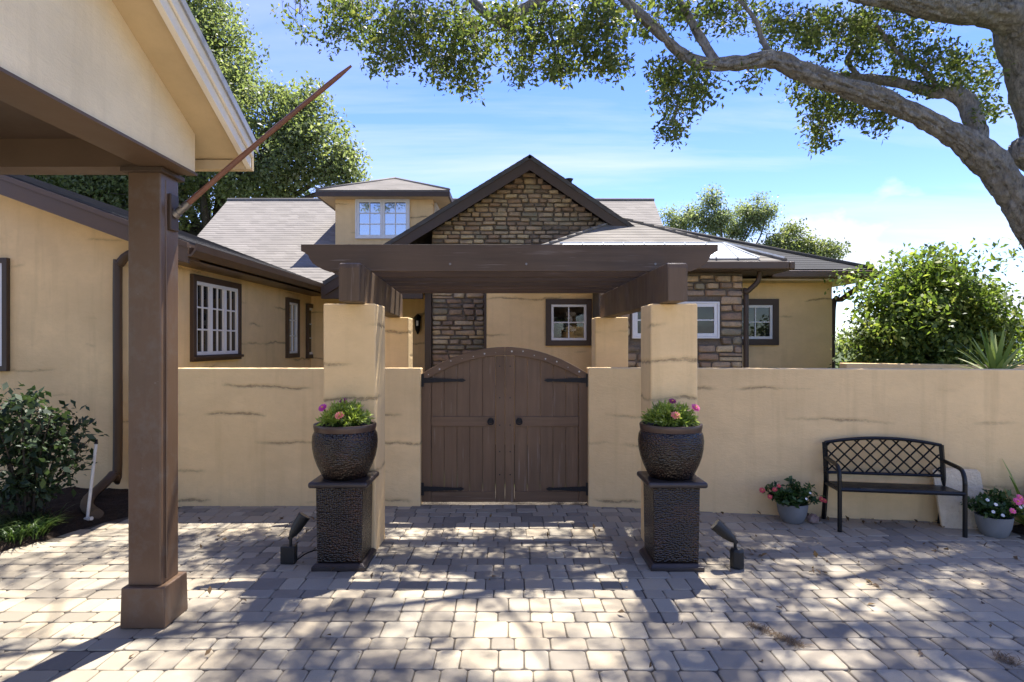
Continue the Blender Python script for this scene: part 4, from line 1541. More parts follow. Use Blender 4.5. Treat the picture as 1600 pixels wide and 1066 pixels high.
PED_D = 5.26
def pedestal(cx, label, label_pot, label_fl, flowers, seed):
    p = empty('pedestal', (cx, PED_D, 0), label, 'pedestal', 'hammered pedestals in front of the pillars')
    mb = MB()
    for (hw0, hw1, z0, z1) in ((0.224, 0.224, 0.0, 0.035), (0.222, 0.198, 0.035, 0.058)):
        mb.add([(cx - hw0, PED_D - hw0, z0), (cx + hw0, PED_D - hw0, z0), (cx + hw0, PED_D + hw0, z0), (cx - hw0, PED_D + hw0, z0),
                (cx - hw1, PED_D - hw1, z1), (cx + hw1, PED_D - hw1, z1), (cx + hw1, PED_D + hw1, z1), (cx - hw1, PED_D + hw1, z1)],
               [(0, 3, 2, 1), (4, 5, 6, 7), (0, 1, 5, 4), (1, 2, 6, 5), (2, 3, 7, 6), (3, 0, 4, 7)])
    mb.build('plinth', M['plinth'], p, bevel=0.006)
    mb = MB()
    b0, b1 = 0.187, 0.196
    mb.add([(cx - b0, PED_D - b0, 0.058), (cx + b0, PED_D - b0, 0.058), (cx + b0, PED_D + b0, 0.058), (cx - b0, PED_D + b0, 0.058),
            (cx - b1, PED_D - b1, 0.69), (cx + b1, PED_D - b1, 0.69), (cx + b1, PED_D + b1, 0.69), (cx - b1, PED_D + b1, 0.69)],
           [(0, 3, 2, 1), (4, 5, 6, 7), (0, 1, 5, 4), (1, 2, 6, 5), (2, 3, 7, 6), (3, 0, 4, 7)])
    mb.build('shaft', M['hammered'], p, bevel=0.012)
    mb = MB()
    mb.box(cx - 0.247, cx + 0.247, PED_D - 0.247, PED_D + 0.236, 0.691, 0.741)
    mb.build('cap', M['plinth'], p, bevel=0.02, segs=3)
    pot = empty('flower_pot', (cx, PED_D, 0.742), label_pot, 'pot', 'hammered pots on the pedestals')
    mb = MB()
    prof = [(0.180, 0.0), (0.188, 0.012), (0.208, 0.05), (0.236, 0.11), (0.260, 0.18), (0.274, 0.25), (0.278, 0.31), (0.272, 0.365), (0.256, 0.398), (0.248, 0.405)]
    mb.lathe(prof, (cx, PED_D, 0.742), 48)
    mb.build('body', M['hammered'], pot, smooth='angle')
    mb = MB()
    mb.lathe([(0.247, 0.395), (0.258, 0.402), (0.263, 0.425), (0.266, 0.447), (0.262, 0.458), (0.250, 0.460), (0.238, 0.455), (0.232, 0.43), (0.228, 0.40)], (cx, PED_D, 0.742), 48)
    mb.build('rim', M['bronze'], pot, smooth='angle')
    mb = MB()
    mb.lathe([(0.01, 0.418), (0.231, 0.418), (0.01, 0.425)], (cx, PED_D, 0.742), 24)
    mb.build('soil', M['soil'], pot)
    zt = 0.742 + 0.43
    rg = random.Random(seed)
    ng = np.random.default_rng(seed)
    fl = empty('flowering_plant', (cx, PED_D, zt), label_fl, 'plant', 'bright flowers in the tall pots')
    mb = MB()
    pts, outs, tints = [], [], []
    for i in range(150):
        a_ = rg.uniform(0, 2 * math.pi)
        el = math.asin(rg.uniform(0.12, 1.0))
        ln = rg.uniform(0.75, 1.0)
        tip = Vector((math.cos(a_) * math.cos(el) * 0.235 * ln, math.sin(a_) * math.cos(el) * 0.235 * ln, 0.02 + math.sin(el) * 0.195 * ln))
        st = Vector((tip.x * 0.35, tip.y * 0.35, -0.01))
        c0 = Vector((cx, PED_D, zt))
        mid = (st + tip) * 0.5 + Vector((0, 0, 0.03))
        mb.tube([c0 + st, c0 + mid, c0 + tip], [0.0022, 0.002, 0.0015], 3, caps=False)
        k = 17
        for j in range(k):
            t_ = 0.35 + 0.65 * (j / (k - 1))
            q = st.lerp(mid, t_ * 2) if t_ < 0.5 else mid.lerp(tip, t_ * 2 - 1)
            pts.append(c0 + q)
            outs.append(tuple((tip - st).normalized() * 0.9))
            tints.append(min(1, max(0, 0.25 + 0.5 * t_ + rg.uniform(-0.25, 0.25))))
    mb.build('stems', M['leaf_lime'], fl)
    leaf_object('foliage', [tuple(p_) for p_ in pts], 0.042, M['leaf_lime'], fl, aspect=0.30, tint=np.array(tints), out=np.array(outs), rng=ng)
    for (dx_, dy_, dz_, r_, mt) in flowers:
        c = Vector((cx + dx_, PED_D + dy_, zt + dz_))
        m_ = MB()
        m_.tube([Vector((cx + dx_ * 0.5, PED_D + dy_ * 0.4, zt)), c], 0.0035, 4)
        m_.build('flower_stalk', M['leaf_lime'], fl)
        flower(c, r_, (M[mt], M['eye']), fl, rg, tilt=(dx_ * 1.5, -0.75, 0.8))
pedestal(-1.415, 'hammered dark bronze pedestal under the left flower pot', 'rounded hammered bronze pot on the left pedestal',
         'lime green mound with magenta bloom at its left edge, left pot',
         [(-0.175, -0.06, 0.165, 0.046, 'magenta'), (-0.015, 0.0, 0.215, 0.037, 'maroon'), (0.005, -0.19, 0.115, 0.043, 'coral')], 21)
pedestal(1.40, 'hammered dark bronze pedestal under the right flower pot', 'rounded hammered bronze pot on the right pedestal',
         'lime green mound with magenta bloom at its right edge, right pot',
         [(0.195, -0.06, 0.165, 0.046, 'pinkp'), (0.015, 0.0, 0.215, 0.036, 'maroon'), (-0.01, -0.19, 0.115, 0.044, 'coral')], 22)

# ------------------------------------------------------------------ garden spotlights
def spotlight(c, lean, label):
    s = empty('garden_spotlight', c, label, 'spotlight', 'black ground spotlights')
    mb = MB()
    if lean > 0:
        mb.box(c[0] - 0.062, c[0] + 0.062, c[1] - 0.04, c[1] + 0.04, 0.0, 0.15)
    else:
        mb.lathe([(0.055, 0.0), (0.06, 0.01), (0.06, 0.14), (0.05, 0.165), (0.02, 0.17)], c, 8)
    mb.build('base', M['lamp'], s, bevel=0.008)
    k0 = Vector((c[0] + lean * 0.015, c[1], 0.145))
    k1 = k0 + Vector((0, 0, 0.075))
    mb = MB()
    mb.tube([k0, k1], [0.012, 0.014], 10)
    mb.tube([k1 + Vector((0, -0.02, 0)), k1 + Vector((0, 0.02, 0))], 0.018, 10)
    mb.build('stem', M['lamp'], s, smooth='angle')
    d = Vector((lean * 0.50, 0.18, 0.83)).normalized() if lean > 0 else Vector((-0.72, 0.18, 0.62)).normalized()
    mb = MB()
    mb.tube([k1, k1 + d * 0.03, k1 + d * 0.06, k1 + d * 0.085, k1 + d * 0.19, k1 + d * 0.195, k1 + d * 0.21], [0.018, 0.033, 0.040, 0.047, 0.053, 0.055, 0.055], 18)
    h = mb.build('lamp_head', M['lamp'], s, smooth='angle')
    mb = MB()
    mb.tube([k1 + d * 0.2105, k1 + d * 0.212], [0.048, 0.048], 18)
    mb.build('lens', M['lens'], h)
    return s
spotlight((-1.895, 5.24, 0), 1, 'black spotlight with a box base tilted right, beside the left pedestal')
spotlight((1.925, 5.13, 0), -1, 'black spotlight on a round base tilted left, beside the right pedestal')
mb = MB()
cb = catmull([(Vector(p_), 0.006) for p_ in ((-1.84, 5.26, 0.012), (-1.78, 5.34, 0.045), (-1.70, 5.42, 0.05), (-1.60, 5.45, 0.02), (-1.45, 5.488, 0.008))], 5)
mb.tube([q[0] for q in cb], 0.006, 6)
tag(mb.build('power_cable', M['black'], smooth=True, loc=(-1.84, 5.26, 0)), 'thin black cable running from the left spotlight behind the pedestal', 'cable')

# ------------------------------------------------------------------ bench
fl = Vector((3.32, 6.10, 0))
uax = Vector((1.13, -0.185, 0)).normalized()
bench = empty('garden_bench', fl, 'black metal bench with lattice back against the garden wall', 'bench')
BX = xform(fl, uax)            # local x along the bench, +y towards the wall
BW = 1.135
def bpart(name, fn, smooth='angle', bevel=0, mat='black'):
    m_ = MB(BX)
    fn(m_)
    return m_.build(name, M[mat], bench, smooth=smooth, bevel=bevel)
for x in (0.0, BW):
    # front leg bent into the armrest
    pth = [(x, 0.0, 0.0), (x, 0.0, 0.52), (x, 0.012, 0.585), (x, 0.045, 0.635), (x, 0.10, 0.655), (x, 0.25, 0.665), (x, 0.385, 0.672)]
    bpart('front_leg', lambda m_: m_.tube([Vector(p_) for p_ in pth[:2]], 0.021, 10))
    bpart('armrest', lambda m_: m_.tube([q[0] for q in catmull([(Vector(p_), 0.021) for p_ in pth[1:]], 4)], 0.021, 10))
    pth2 = [(x, 0.46, 0.0), (x, 0.42, 0.20), (x, 0.385, 0.43), (x, 0.40, 0.62), (x, 0.43, 0.83)]
    bpart('rear_leg', lambda m_: m_.tube([q[0] for q in catmull([(Vector(p_), 0.026) for p_ in pth2], 4)], 0.026, 4))
    bpart('seat_support', lambda m_: m_.tube([(x, 0.0, 0.415), (x, 0.39, 0.40)], 0.018, 8))
def btop(u_): return 0.825 + 0.06 * (1 - (2 * u_ / BW - 1) ** 2)
bpart('seat_front_rail', lambda m_: m_.tube([(0, 0.0, 0.425), (BW, 0.0, 0.425)], 0.022, 10))
for i in range(5):
    yy = 0.06 + i * 0.072
    bpart('seat_slat', lambda m_: m_.box(0.01, BW - 0.01, yy, yy + 0.055, 0.418 - i * 0.003, 0.432 - i * 0.003), False, 0.004)
bpart('back_top_rail', lambda m_: m_.tube([(BW * k / 16, 0.43, btop(BW * k / 16)) for k in range(17)], 0.018, 8))
bpart('back_bottom_rail', lambda m_: m_.tube([(0, 0.392, 0.515), (BW, 0.392, 0.515)], 0.016, 8))
def by(z): return 0.392 + (z - 0.515) * 0.038 / 0.31
def lat(s):
    step = 0.128
    k = -12
    for k in range(-12, 16):
        u0 = k * step
        p0 = None
        pts_ = []
        for i in range(61):
            z = 0.515 + 0.4 * i / 60
            u_ = u0 + s * (z - 0.515) * 1.0
            if 0.02 < u_ < BW - 0.02 and z < btop(u_):
                pts_.append((u_, by(z) + s * 0.003, z))
        if len(pts_) > 6:
            bpart('lattice_bar', lambda m_: m_.tube([pts_[0], pts_[-1]], 0.0165, 4, flat=0.5))
lat(1)
lat(-1)

# ------------------------------------------------------------------ pots, rock and slab by the bench
def grey_pot(c, r, h, label):
    p = empty('grey_pot', c, label, 'pot', 'grey bowls of flowers by the bench')
    mb = MB()
    mb.lathe([(r * 0.62, 0), (r * 0.72, 0.015), (r * 0.90, h * 0.45), (r * 0.99, h * 0.85), (r, h), (r * 0.94, h), (r * 0.90, h * 0.86)], c, 32)
    mb.build('bowl', M['pot_grey'], p, smooth='angle')
    mb = MB()
    mb.lathe([(0.01, h * 0.85), (r * 0.9, h * 0.85), (0.01, h * 0.86)], c, 20)
    mb.build('soil', M['soil'], p)
def bedding_plant(c, r, h, blooms, label, seed):
    rg = random.Random(seed)
    ng = np.random.default_rng(seed)
    p = empty('bedding_plant', c, label, 'plant', 'flowering plants in grey bowls')
    pts, outs = [], []
    mb = MB()
    for i in range(46):
        a_ = rg.uniform(0, 6.283)
        rr = math.sqrt(rg.random()) * r
        tip = Vector((math.cos(a_) * rr, math.sin(a_) * rr * 0.8, h * (1 - 0.6 * (rr / r) ** 2) * rg.uniform(0.6, 1.15)))
        base = Vector((tip.x * 0.3, tip.y * 0.3, 0))
        cc = Vector(c)
        mb.tube([cc + base, cc + base.lerp(tip, 0.6) + Vector((0, 0, 0.03)), cc + tip], [0.004, 0.003, 0.002], 4, caps=False)
        for j in range(13):
            q = base.lerp(tip, 0.35 + 0.65 * j / 12)
            pts.append(cc + q)
            dv = Vector((rg.gauss(0, 1), rg.gauss(0, 1), 0.3)).normalized()
            outs.append(tuple(dv * 0.9))
    mb.build('stems', M['leaf_pot'], p)
    leaf_object('foliage', [tuple(q) for q in pts], 0.062, M['leaf_pot'], p, aspect=0.5, out=np.array(outs), rng=ng, up=0.5)
    for (dx_, dy_, dz_, r_, mt) in blooms:
        flower(Vector(c) + Vector((dx_, dy_, dz_)), r_, (M[mt], M['eye']), p, rg, layers=2, tilt=(dx_, -0.8, 0.6))
c = (PX(1238, 6.45), 6.45, 0.0)
grey_pot(c, 0.155, 0.20, 'grey bowl planter with red flowers left of the bench')
bedding_plant((c[0] - 0.01, 6.45, 0.17), 0.30, 0.27, [(-0.33, -0.05, 0.17, 0.035, 'redp'), (-0.22, -0.1, 0.19, 0.03, 'redp'), (-0.28, -0.12, 0.12, 0.028, 'redp'), (-0.16, -0.06, 0.22, 0.025, 'redp'),
              (0.24, -0.15, 0.10, 0.035, 'redp'), (0.29, -0.12, 0.08, 0.03, 'redp'), (0.06, -0.2, 0.12, 0.014, 'whitep'), (0.12, -0.16, 0.17, 0.014, 'whitep')],
              'leafy plant with small red blooms left of the bench', 31)
c = (PX(1553, 5.98), 5.98, 0.0)
grey_pot(c, 0.155, 0.20, 'grey bowl planter with pink and white flowers, right edge')
bl = [(rnd.uniform(-0.25, 0.25), rnd.uniform(-0.2, -0.05), rnd.uniform(0.08, 0.22), 0.018, 'whitep') for _ in range(8)]
bl += [(0.10, -0.15, 0.20, 0.045, 'pinkp'), (0.15, -0.12, 0.23, 0.04, 'pinkp'), (0.0, -0.22, 0.13, 0.032, 'pinkp'), (0.17, -0.18, 0.10, 0.028, 'pinkp'), (0.2, -0.1, 0.18, 0.035, 'pinkp')]
bedding_plant((c[0], 5.98, 0.17), 0.27, 0.27, bl, 'leafy plant with pink and white blooms, right edge', 32)

def boulder(c, r, seed):
    bm = bmesh.new()
    bmesh.ops.create_icosphere(bm, subdivisions=3, radius=1)
    for v in bm.verts:
        q = v.co.copy()
        k = 1 + 0.28 * mnoise.noise(q * 1.7 + Vector((seed, 0, 0))) + 0.08 * mnoise.noise(q * 5)
        v.co = Vector((q.x * r * k, q.y * r * 0.85 * k, q.z * r * 0.8 * k))
    for v in bm.verts:
        v.co.z = max(v.co.z, -r * 0.55) + r * 0.55
    me = bpy.data.meshes.new('rock')
    bm.to_mesh(me)
    bm.free()
    me.materials.append(M['rock'])
    return link('rock', me, None, loc=c)
tag(boulder((PX(1270, 6.42), 6.42, 0), 0.062, 3.3), 'small pinkish rock by the rear leg of the bench', 'rock')
# leaning slab
so = Vector((PX(1466, 6.23), 6.22, 0.0))
sx = Matrix.Translation(so) @ Matrix.Rotation(math.atan2(-0.17, 1), 4, 'Z') @ Matrix.Rotation(R(-11), 4, 'X')
mb = MB(sx)
mb.prism([(0.05, 0.0), (0.46, 0.0), (0.475, 0.03), (0.44, 0.57), (0.41, 0.60), (0.02, 0.605), (-0.005, 0.57), (0.03, 0.03)], 0, 0.035)
o = mb.build('stone_slab', M['slab'], bevel=0.006, loc=so)
tag(o, 'pale stone slab leaning on the wall behind the bench', 'slab')

# ------------------------------------------------------------------ left bed: shrub, grass, pipe
def arching(base, direction, length, width, segs=5, droop=0.8, taper=0.9):
    """one strap leaf as a strip of quads; returns verts, faces"""
    d = Vector(direction).normalized()
    side = Vector((-d.y, d.x, 0))
    if side.length < 1e-4: side = Vector((1, 0, 0))
    side.normalize()
    v, f = [], []
    p = Vector(base)
    dd = d.copy()
    for i in range(segs + 1):
        t_ = i / segs
        w = width * (1 - t_ ** 2 * taper) * (0.6 + 0.4 * min(1, t_ * 4))
        v += [p - side * w / 2, p + side * w / 2]
        p = p + dd * (length / segs)
        dd = (dd + Vector((0, 0, -droop / segs))).normalized()
    for i in range(segs):
        f.append((2 * i, 2 * i + 1, 2 * i + 3, 2 * i + 2))
    return v, f
def blades(name, specs, mat, parent=None, loc=None):
    V, F, T = [], [], []
    o = 0
    base = Vector(loc) if loc is not None else (WLOC[parent.name] if parent else Vector((0, 0, 0)))
    for v, f, t_ in specs:
        V += [tuple(p - base) for p in v]
        for q in f:
            F += [i + o for i in q]
            T.append(t_)
        o += len(v)
    me = raw_mesh(name, V, F, np.full(len(T), 4), mat, T, smooth=True)
    return link(name, me, parent, loc=base)
def shrub(c, label, stems, height, spread, leaf, mat, seed, n_leaf=26, bark='bark_dark', group=None, name='shrub', lowest=0.3, cat='shrub', cl=0.13, aspect=0.5):
    rg = random.Random(seed)
    ng = np.random.default_rng(seed)
    s = empty(name, c, label, cat, group)
    mb = MB()
    pts = []
    cc = Vector(c)
    for i in range(stems):
        a_ = rg.uniform(0, 6.283)
        rr = spread * math.sqrt(rg.random())
        tip = Vector((math.cos(a_) * rr, math.sin(a_) * rr * 0.75, height * rg.uniform(0.72, 1.0) * (1 - 0.25 * (rr / spread) ** 2)))
        base = Vector((tip.x * 0.18, tip.y * 0.18, 0))
        mid = base.lerp(tip, 0.5) + Vector((rg.uniform(-.06, .06), rg.uniform(-.06, .06), 0.06)) * height
        sp = catmull([(base, 0.012), (mid, 0.008), (tip, 0.003)], 4)
        mb.tube([cc + q[0] for q in sp], [q[1] * (0.6 + height * 0.35) for q in sp], 5, caps=False)
        for k in range(7):
            t_ = rg.uniform(lowest, 1.0)
            q = sp[min(len(sp) - 1, int(t_ * (len(sp) - 1)))][0]
            tw = q + Vector((rg.gauss(0, 0.10), rg.gauss(0, 0.08), rg.uniform(0, 0.12))) * height
            mb.tube([cc + q, cc + tw], [0.004, 0.002], 3, caps=False)
            pts.append(gauss_cluster(cc + tw, (cl * height, cl * height, cl * 0.8 * height), n_leaf, ng))
    mb.build('stems', M[bark], s, smooth=True)
    leaf_object('foliage', np.concatenate(pts), leaf, mat, s, aspect=aspect, rng=ng, up=0.5)
    return s
shrub((-4.95, 6.25, 0.04), 'dark glossy leaved shrub in the bed before the left wall', 22, 1.42, 0.62, 0.085, M['leaf_dark'], 41, 15, lowest=0.2, cl=0.11)
sp = []
rg = random.Random(9)
for i in range(26):
    bx, by_ = rg.uniform(-5.6, -4.55), 0
    e = bed_edge(bx)
    by_ = e + 0.12 + rg.random() ** 1.5 * 0.7
    for k in range(42):
        a_ = rg.uniform(0, 6.283)
        v, f = arching((bx + rg.gauss(0, 0.04), by_ + rg.gauss(0, 0.04), 0.02), (math.cos(a_) * 0.6, math.sin(a_) * 0.6, 1.0), rg.uniform(0.2, 0.38), 0.011, 4, 1.5)
        sp.append((v, f, rg.random()))
o = blades('border_grass', sp, M['grass'])
tag(o, 'dark green strappy border grass along the left bed edge', 'grass', kind='stuff')
a = P(136, 792, 6.35); b = P(150, 694, 6.45)
pipe = empty('drain_pipe', (a.x, a.y, 0.02), 'thin white pipe standing crooked in the left bed', 'pipe')
mb = MB()
mb.tube([Vector((a.x, a.y, 0.03)), b], 0.016, 10)
mb.build('pipe', M['pvc'], pipe, smooth='angle')
mb = MB()
mb.tube([b, b + (b - a).normalized() * 0.05], [0.020, 0.010], 10)
mb.build('cap', M['black'], pipe, smooth='angle')
mb = MB()
mb.tube([Vector((a.x - 0.02, a.y, 0.05)), Vector((a.x + 0.07, a.y - 0.03, 0.07))], 0.02, 10)
mb.build('elbow', M['pvc'], pipe, smooth='angle')

# plants at the right edge of the paving and behind the wall
def rosette(c, n, ln, w, mat, label, name, seed, elev=(0.2, 1.5), droop=0.5, cat='plant', segs=5):
    rg = random.Random(seed)
    s = empty(name, c, label, cat)
    sp = []
    for i in range(n):
        a_ = i * 2.399 + rg.uniform(-0.2, 0.2)
        el = elev[0] + (elev[1] - elev[0]) * (i / n)
        v, f = arching(Vector(c) + Vector((math.cos(a_) * 0.02, math.sin(a_) * 0.02, 0)), (math.cos(a_) * math.cos(el), math.sin(a_) * math.cos(el), math.sin(el)), ln * rg.uniform(0.8, 1.1), w, segs, droop)
        sp.append((v, f, rg.random()))
    blades('leaves', sp, mat, s)
    return s
c = P(1556, 574, 7.3)
s = rosette((c.x, 7.3, 1.50), 54, 0.56, 0.062, M['yucca'], 'spiky variegated yucca rising behind the wall, far right', 'yucca', 51, (-0.1, 1.5), 0.25)
mb = MB()
mb.tube([(c.x, 7.3, -0.1), (c.x + 0.03, 7.3, 0.7), (c.x, 7.3, 1.54)], [0.10, 0.08, 0.07], 10)
mb.build('trunk', M['bark_dark'], s, smooth=True)
rosette((5.22, 6.08, 0.05), 30, 0.72, 0.06, M['yucca'], 'strappy yellow green plant at the right edge by the bowl', 'strap_plant', 52, (0.4, 1.45), 0.9)
shrub((5.45, 6.0, 0.02), 'low dark green shrub at the right edge of the paving', 12, 0.55, 0.3, 0.07, M['leaf_pot'], 53, 16, lowest=0.2)

shrub((6.95, 9.9, 0.0), 'large bright green shrub beside the house behind the right wall', 54, 3.55, 0.72, 0.085, M['leaf_shrub'], 61, 110, lowest=0.3, cl=0.10, aspect=0.55)
shrub((7.35, 9.9, 0.0), 'rounded green shrub between the tall shrub and the yucca', 40, 2.75, 0.42, 0.085, M['leaf_shrub'], 62, 85, lowest=0.25, cl=0.11)
shrub((6.2, 9.75, 0.0), 'yellow green shrub close against the house corner', 30, 2.45, 0.36, 0.08, M['leaf_shrub'], 63, 60, lowest=0.4, cl=0.10)
shrub((9.2, 10.6, 0.0), 'sunlit low shrub behind the yucca at the far right', 24, 1.9, 0.7, 0.10, M['leaf_lime'], 64, 50, lowest=0.2, cl=0.13)

# fallen leaves and joint weeds
rg = random.Random(77)
pts = []
for i in range(90):
    x = rg.uniform(-3.5, 5.2); y = rg.uniform(3.4, 6.6)
    if y < wall_front(x) - 0.1:
        pts.append((x, y, 0.012))
for i in range(60):
    x = rg.uniform(1.9, 5.0)
    pts.append((x, wall_front(x) - rg.uniform(0.02, 0.25) ** 1.0, 0.012))
for cxx, cyy in ((2.55, 5.0), (3.9, 5.55), (2.9, 4.75), (2.2, 5.35)):
    for k in range(6):
        pts.append((cxx + rg.gauss(0, 0.07), cyy + rg.gauss(0, 0.05), 0.014))
o = leaf_object('fallen_leaves', pts, 0.05, M['dry'], aspect=0.55, up=1.2, fold=0.3)
tag(o, 'scattered dry brown leaves on the pavers', 'leaves', kind='stuff')
sp = []
for i in range(240):
    t_ = rg.random()
    x = 1.62 + t_ * 0.22 + rg.gauss(0, 0.02)
    y = 4.10 - t_ * 0.32 + rg.gauss(0, 0.02)
    a_ = rg.uniform(0, 6.283)
    v, f = arching((x, y, 0.0), (math.cos(a_), math.sin(a_), 0.6), rg.uniform(0.03, 0.075), 0.005, 3, 1.3)
    sp.append((v, f, rg.random()))
for i in range(120):
    x = 2.98 + rg.gauss(0, 0.03); y = 3.62 + rg.gauss(0, 0.04)
    a_ = rg.uniform(0, 6.283)
    v, f = arching((x, y, 0.0), (math.cos(a_), math.sin(a_), 0.8), rg.uniform(0.03, 0.08), 0.005, 3, 1.3)
    sp.append((v, f, rg.random()))
o = blades('joint_weeds', sp, M['dry'])
tag(o, 'tufts of dry weeds growing in the paver joints', 'weeds', kind='stuff')

# ------------------------------------------------------------------ the big oak on the right
oak = empty('oak_tree', (8.15, 8.7, -0.1), 'large oak at the right whose thick limb arches over the wall', 'tree')
def L(pts):
    return [(P(px, py, d), rp / F_PX * d) for px, py, d, rp in pts]
limb_main = [(Vector((8.45, 8.8, -0.15)), 0.66), (Vector((8.4, 8.8, 0.6)), 0.58)] + L([(1760, 570, 8.8, 52), (1700, 480, 8.7, 36), (1640, 395, 8.6, 28), (1598, 330, 8.5, 25), (1545, 255, 8.4, 22), (1480, 203, 8.3, 18), (1400, 166, 8.2, 15.5), (1320, 138, 8.05, 14.5),
     (1250, 112, 7.95, 15), (1205, 94, 7.9, 14), (1160, 97, 7.85, 12), (1100, 97, 7.8, 10), (1062, 80, 7.75, 8.5), (1030, 50, 7.7, 8.5), (998, 20, 7.65, 7.5), (962, -12, 7.6, 7)]) + \
    [(Vector((0.6, 7.4, 6.7)), 0.045), (Vector((-0.8, 7.2, 7.3)), 0.036), (Vector((-2.6, 6.8, 7.7)), 0.028), (Vector((-4.6, 6.4, 8.1)), 0.025)]
limb_up = L([(1770, 540, 8.95, 46), (1735, 400, 8.95, 42), (1685, 290, 8.9, 38), (1642, 205, 8.9, 36), (1618, 131, 8.9, 36), (1598, 50, 8.8, 37), (1590, -40, 8.7, 34)]) + \
    [(Vector((7.1, 8.2, 8.6)), 0.15), (Vector((6.6, 7.8, 10.0)), 0.09), (Vector((6.2, 7.4, 11.0)), 0.04)]
limb_top = L([(1660, 120, 8.75, 40), (1612, 44, 8.7, 36), (1568, 18, 8.6, 30), (1480, 14, 8.4, 20), (1400, 0, 8.2, 15), (1330, -10, 8.0, 10), (1250, -50, 7.8, 5), (1200, -110, 7.9, 3)])
limb_fwd = [(limb_top[6][0], 0.03), (Vector((4.2, 8.3, 7.9)), 0.022), (Vector((3.9, 8.5, 8.8)), 0.016), (Vector((3.8, 8.2, 9.6)), 0.010)]
limb_rt = [limb_up[7], (Vector((7.3, 7.4, 9.3)), 0.10), (Vector((7.5, 6.4, 9.9)), 0.06), (Vector((7.2, 5.6, 10.4)), 0.03)]
limb_knob = L([(1720, 330, 8.8, 30), (1650, 262, 8.7, 28), (1606, 240, 8.6, 24), (1584, 238, 8.55, 15)])
limb_back = L([(1538, 235, 8.5, 14), (1520, 180, 8.6, 13), (1500, 152, 8.7, 12), (1460, 143, 8.8, 11), (1400, 128, 8.9, 9), (1345, 122, 9.0, 8), (1300, 118, 9.1, 6), (1255, 112, 9.2, 4)])
limb_br1 = L([(1118, 97, 7.8, 9), (1098, 66, 7.85, 8), (1078, 30, 7.9, 7), (1062, 0, 7.9, 6), (1045, -40, 8.0, 5)])
limb_br2 = L([(1205, 88, 7.9, 5), (1190, 60, 8.0, 4), (1182, 35, 8.0, 3.5), (1160, 5, 8.1, 3), (1130, -25, 8.1, 2.5)])
limb_elb = L([(905, -80, 7.6, 10), (875, -22, 7.8, 10), (835, 3, 7.9, 10), (806, 24, 8.0, 10), (785, 34, 8.0, 9), (762, 22, 8.0, 8), (738, 2, 8.1, 7), (700, -35, 8.2, 6)])
limb_t2 = L([(1480, 150, 8.75, 4), (1440, 110, 8.7, 3.5), (1400, 80, 8.7, 3), (1370, 40, 8.7, 2.5)])
limb_t3 = L([(1345, 122, 9.0, 4), (1325, 95, 9.0, 3.5), (1340, 60, 9.0, 3), (1335, 25, 9.0, 2)])
skeleton = []
mb = MB()
mb2 = MB()
def barky(mbld, sm, n, seed):
    """limb with lengthwise furrows, knots and swellings"""
    ps, rs = [], []
    for k, (p, r) in enumerate(sm):
        ps.append(p + mnoise.noise_vector(p * 1.1 + Vector((seed * 7.0, 0, 0))) * r * 0.22)
        rs.append(r * (1 + 0.16 * mnoise.noise(p * 2.2 + Vector((0, seed * 3.0, 0)))))
    b0 = len(mbld.v)
    mbld.tube(ps, rs, n)
    ln = 0.0
    for k in range(len(ps)):
        if k:
            ln += (ps[k] - ps[k - 1]).length
        for j in range(n):
            a_ = 2 * math.pi * j / n
            q = Vector((math.cos(a_), math.sin(a_), 0))
            circ = max(rs[k], 0.05) * 16
            f1 = 1 - 2 * abs(mnoise.noise(Vector((q.x * circ, q.y * circ, ln * 3.2 + seed * 9))))
            f2 = mnoise.noise(Vector((q.x * circ * 0.35, q.y * circ * 0.35, ln * 1.1 + seed * 5)))
            f3 = mnoise.noise(Vector((q.x * circ * 2.2, q.y * circ * 2.2, ln * 11 + seed)))
            v = Vector(mbld.v[b0 + k * n + j])
            d = (v - ps[k])
            s_ = 1 + (-0.050 * max(0, f1) ** 3 + 0.030 * f2 + 0.014 * f3) / max(0.06, rs[k]) * min(1, rs[k] / 0.12)
            mbld.v[b0 + k * n + j] = tuple(ps[k] + d * s_)
for i, lb in enumerate((limb_main, limb_up, limb_top, limb_fwd, limb_rt, limb_knob, limb_back, limb_br1, limb_br2, limb_elb, limb_t2, limb_t3)):
    sm = catmull(lb, 7)
    for k, (p, r) in enumerate(sm):
        if k % 3 == 0:
            skeleton.append((p, r))
    tgt = mb if i < 2 or i == 5 else mb2
    if i in (0, 1, 2, 5):
        barky(tgt, catmull(lb, 22), 44, i)
    elif i in (6, 7, 9):
        barky(tgt, catmull(lb, 10), 16, i)
    else:
        tgt.tube([q[0] for q in sm], [q[1] for q in sm], 8)
trunk = mb.build('trunk', M['bark'], oak, smooth=True)
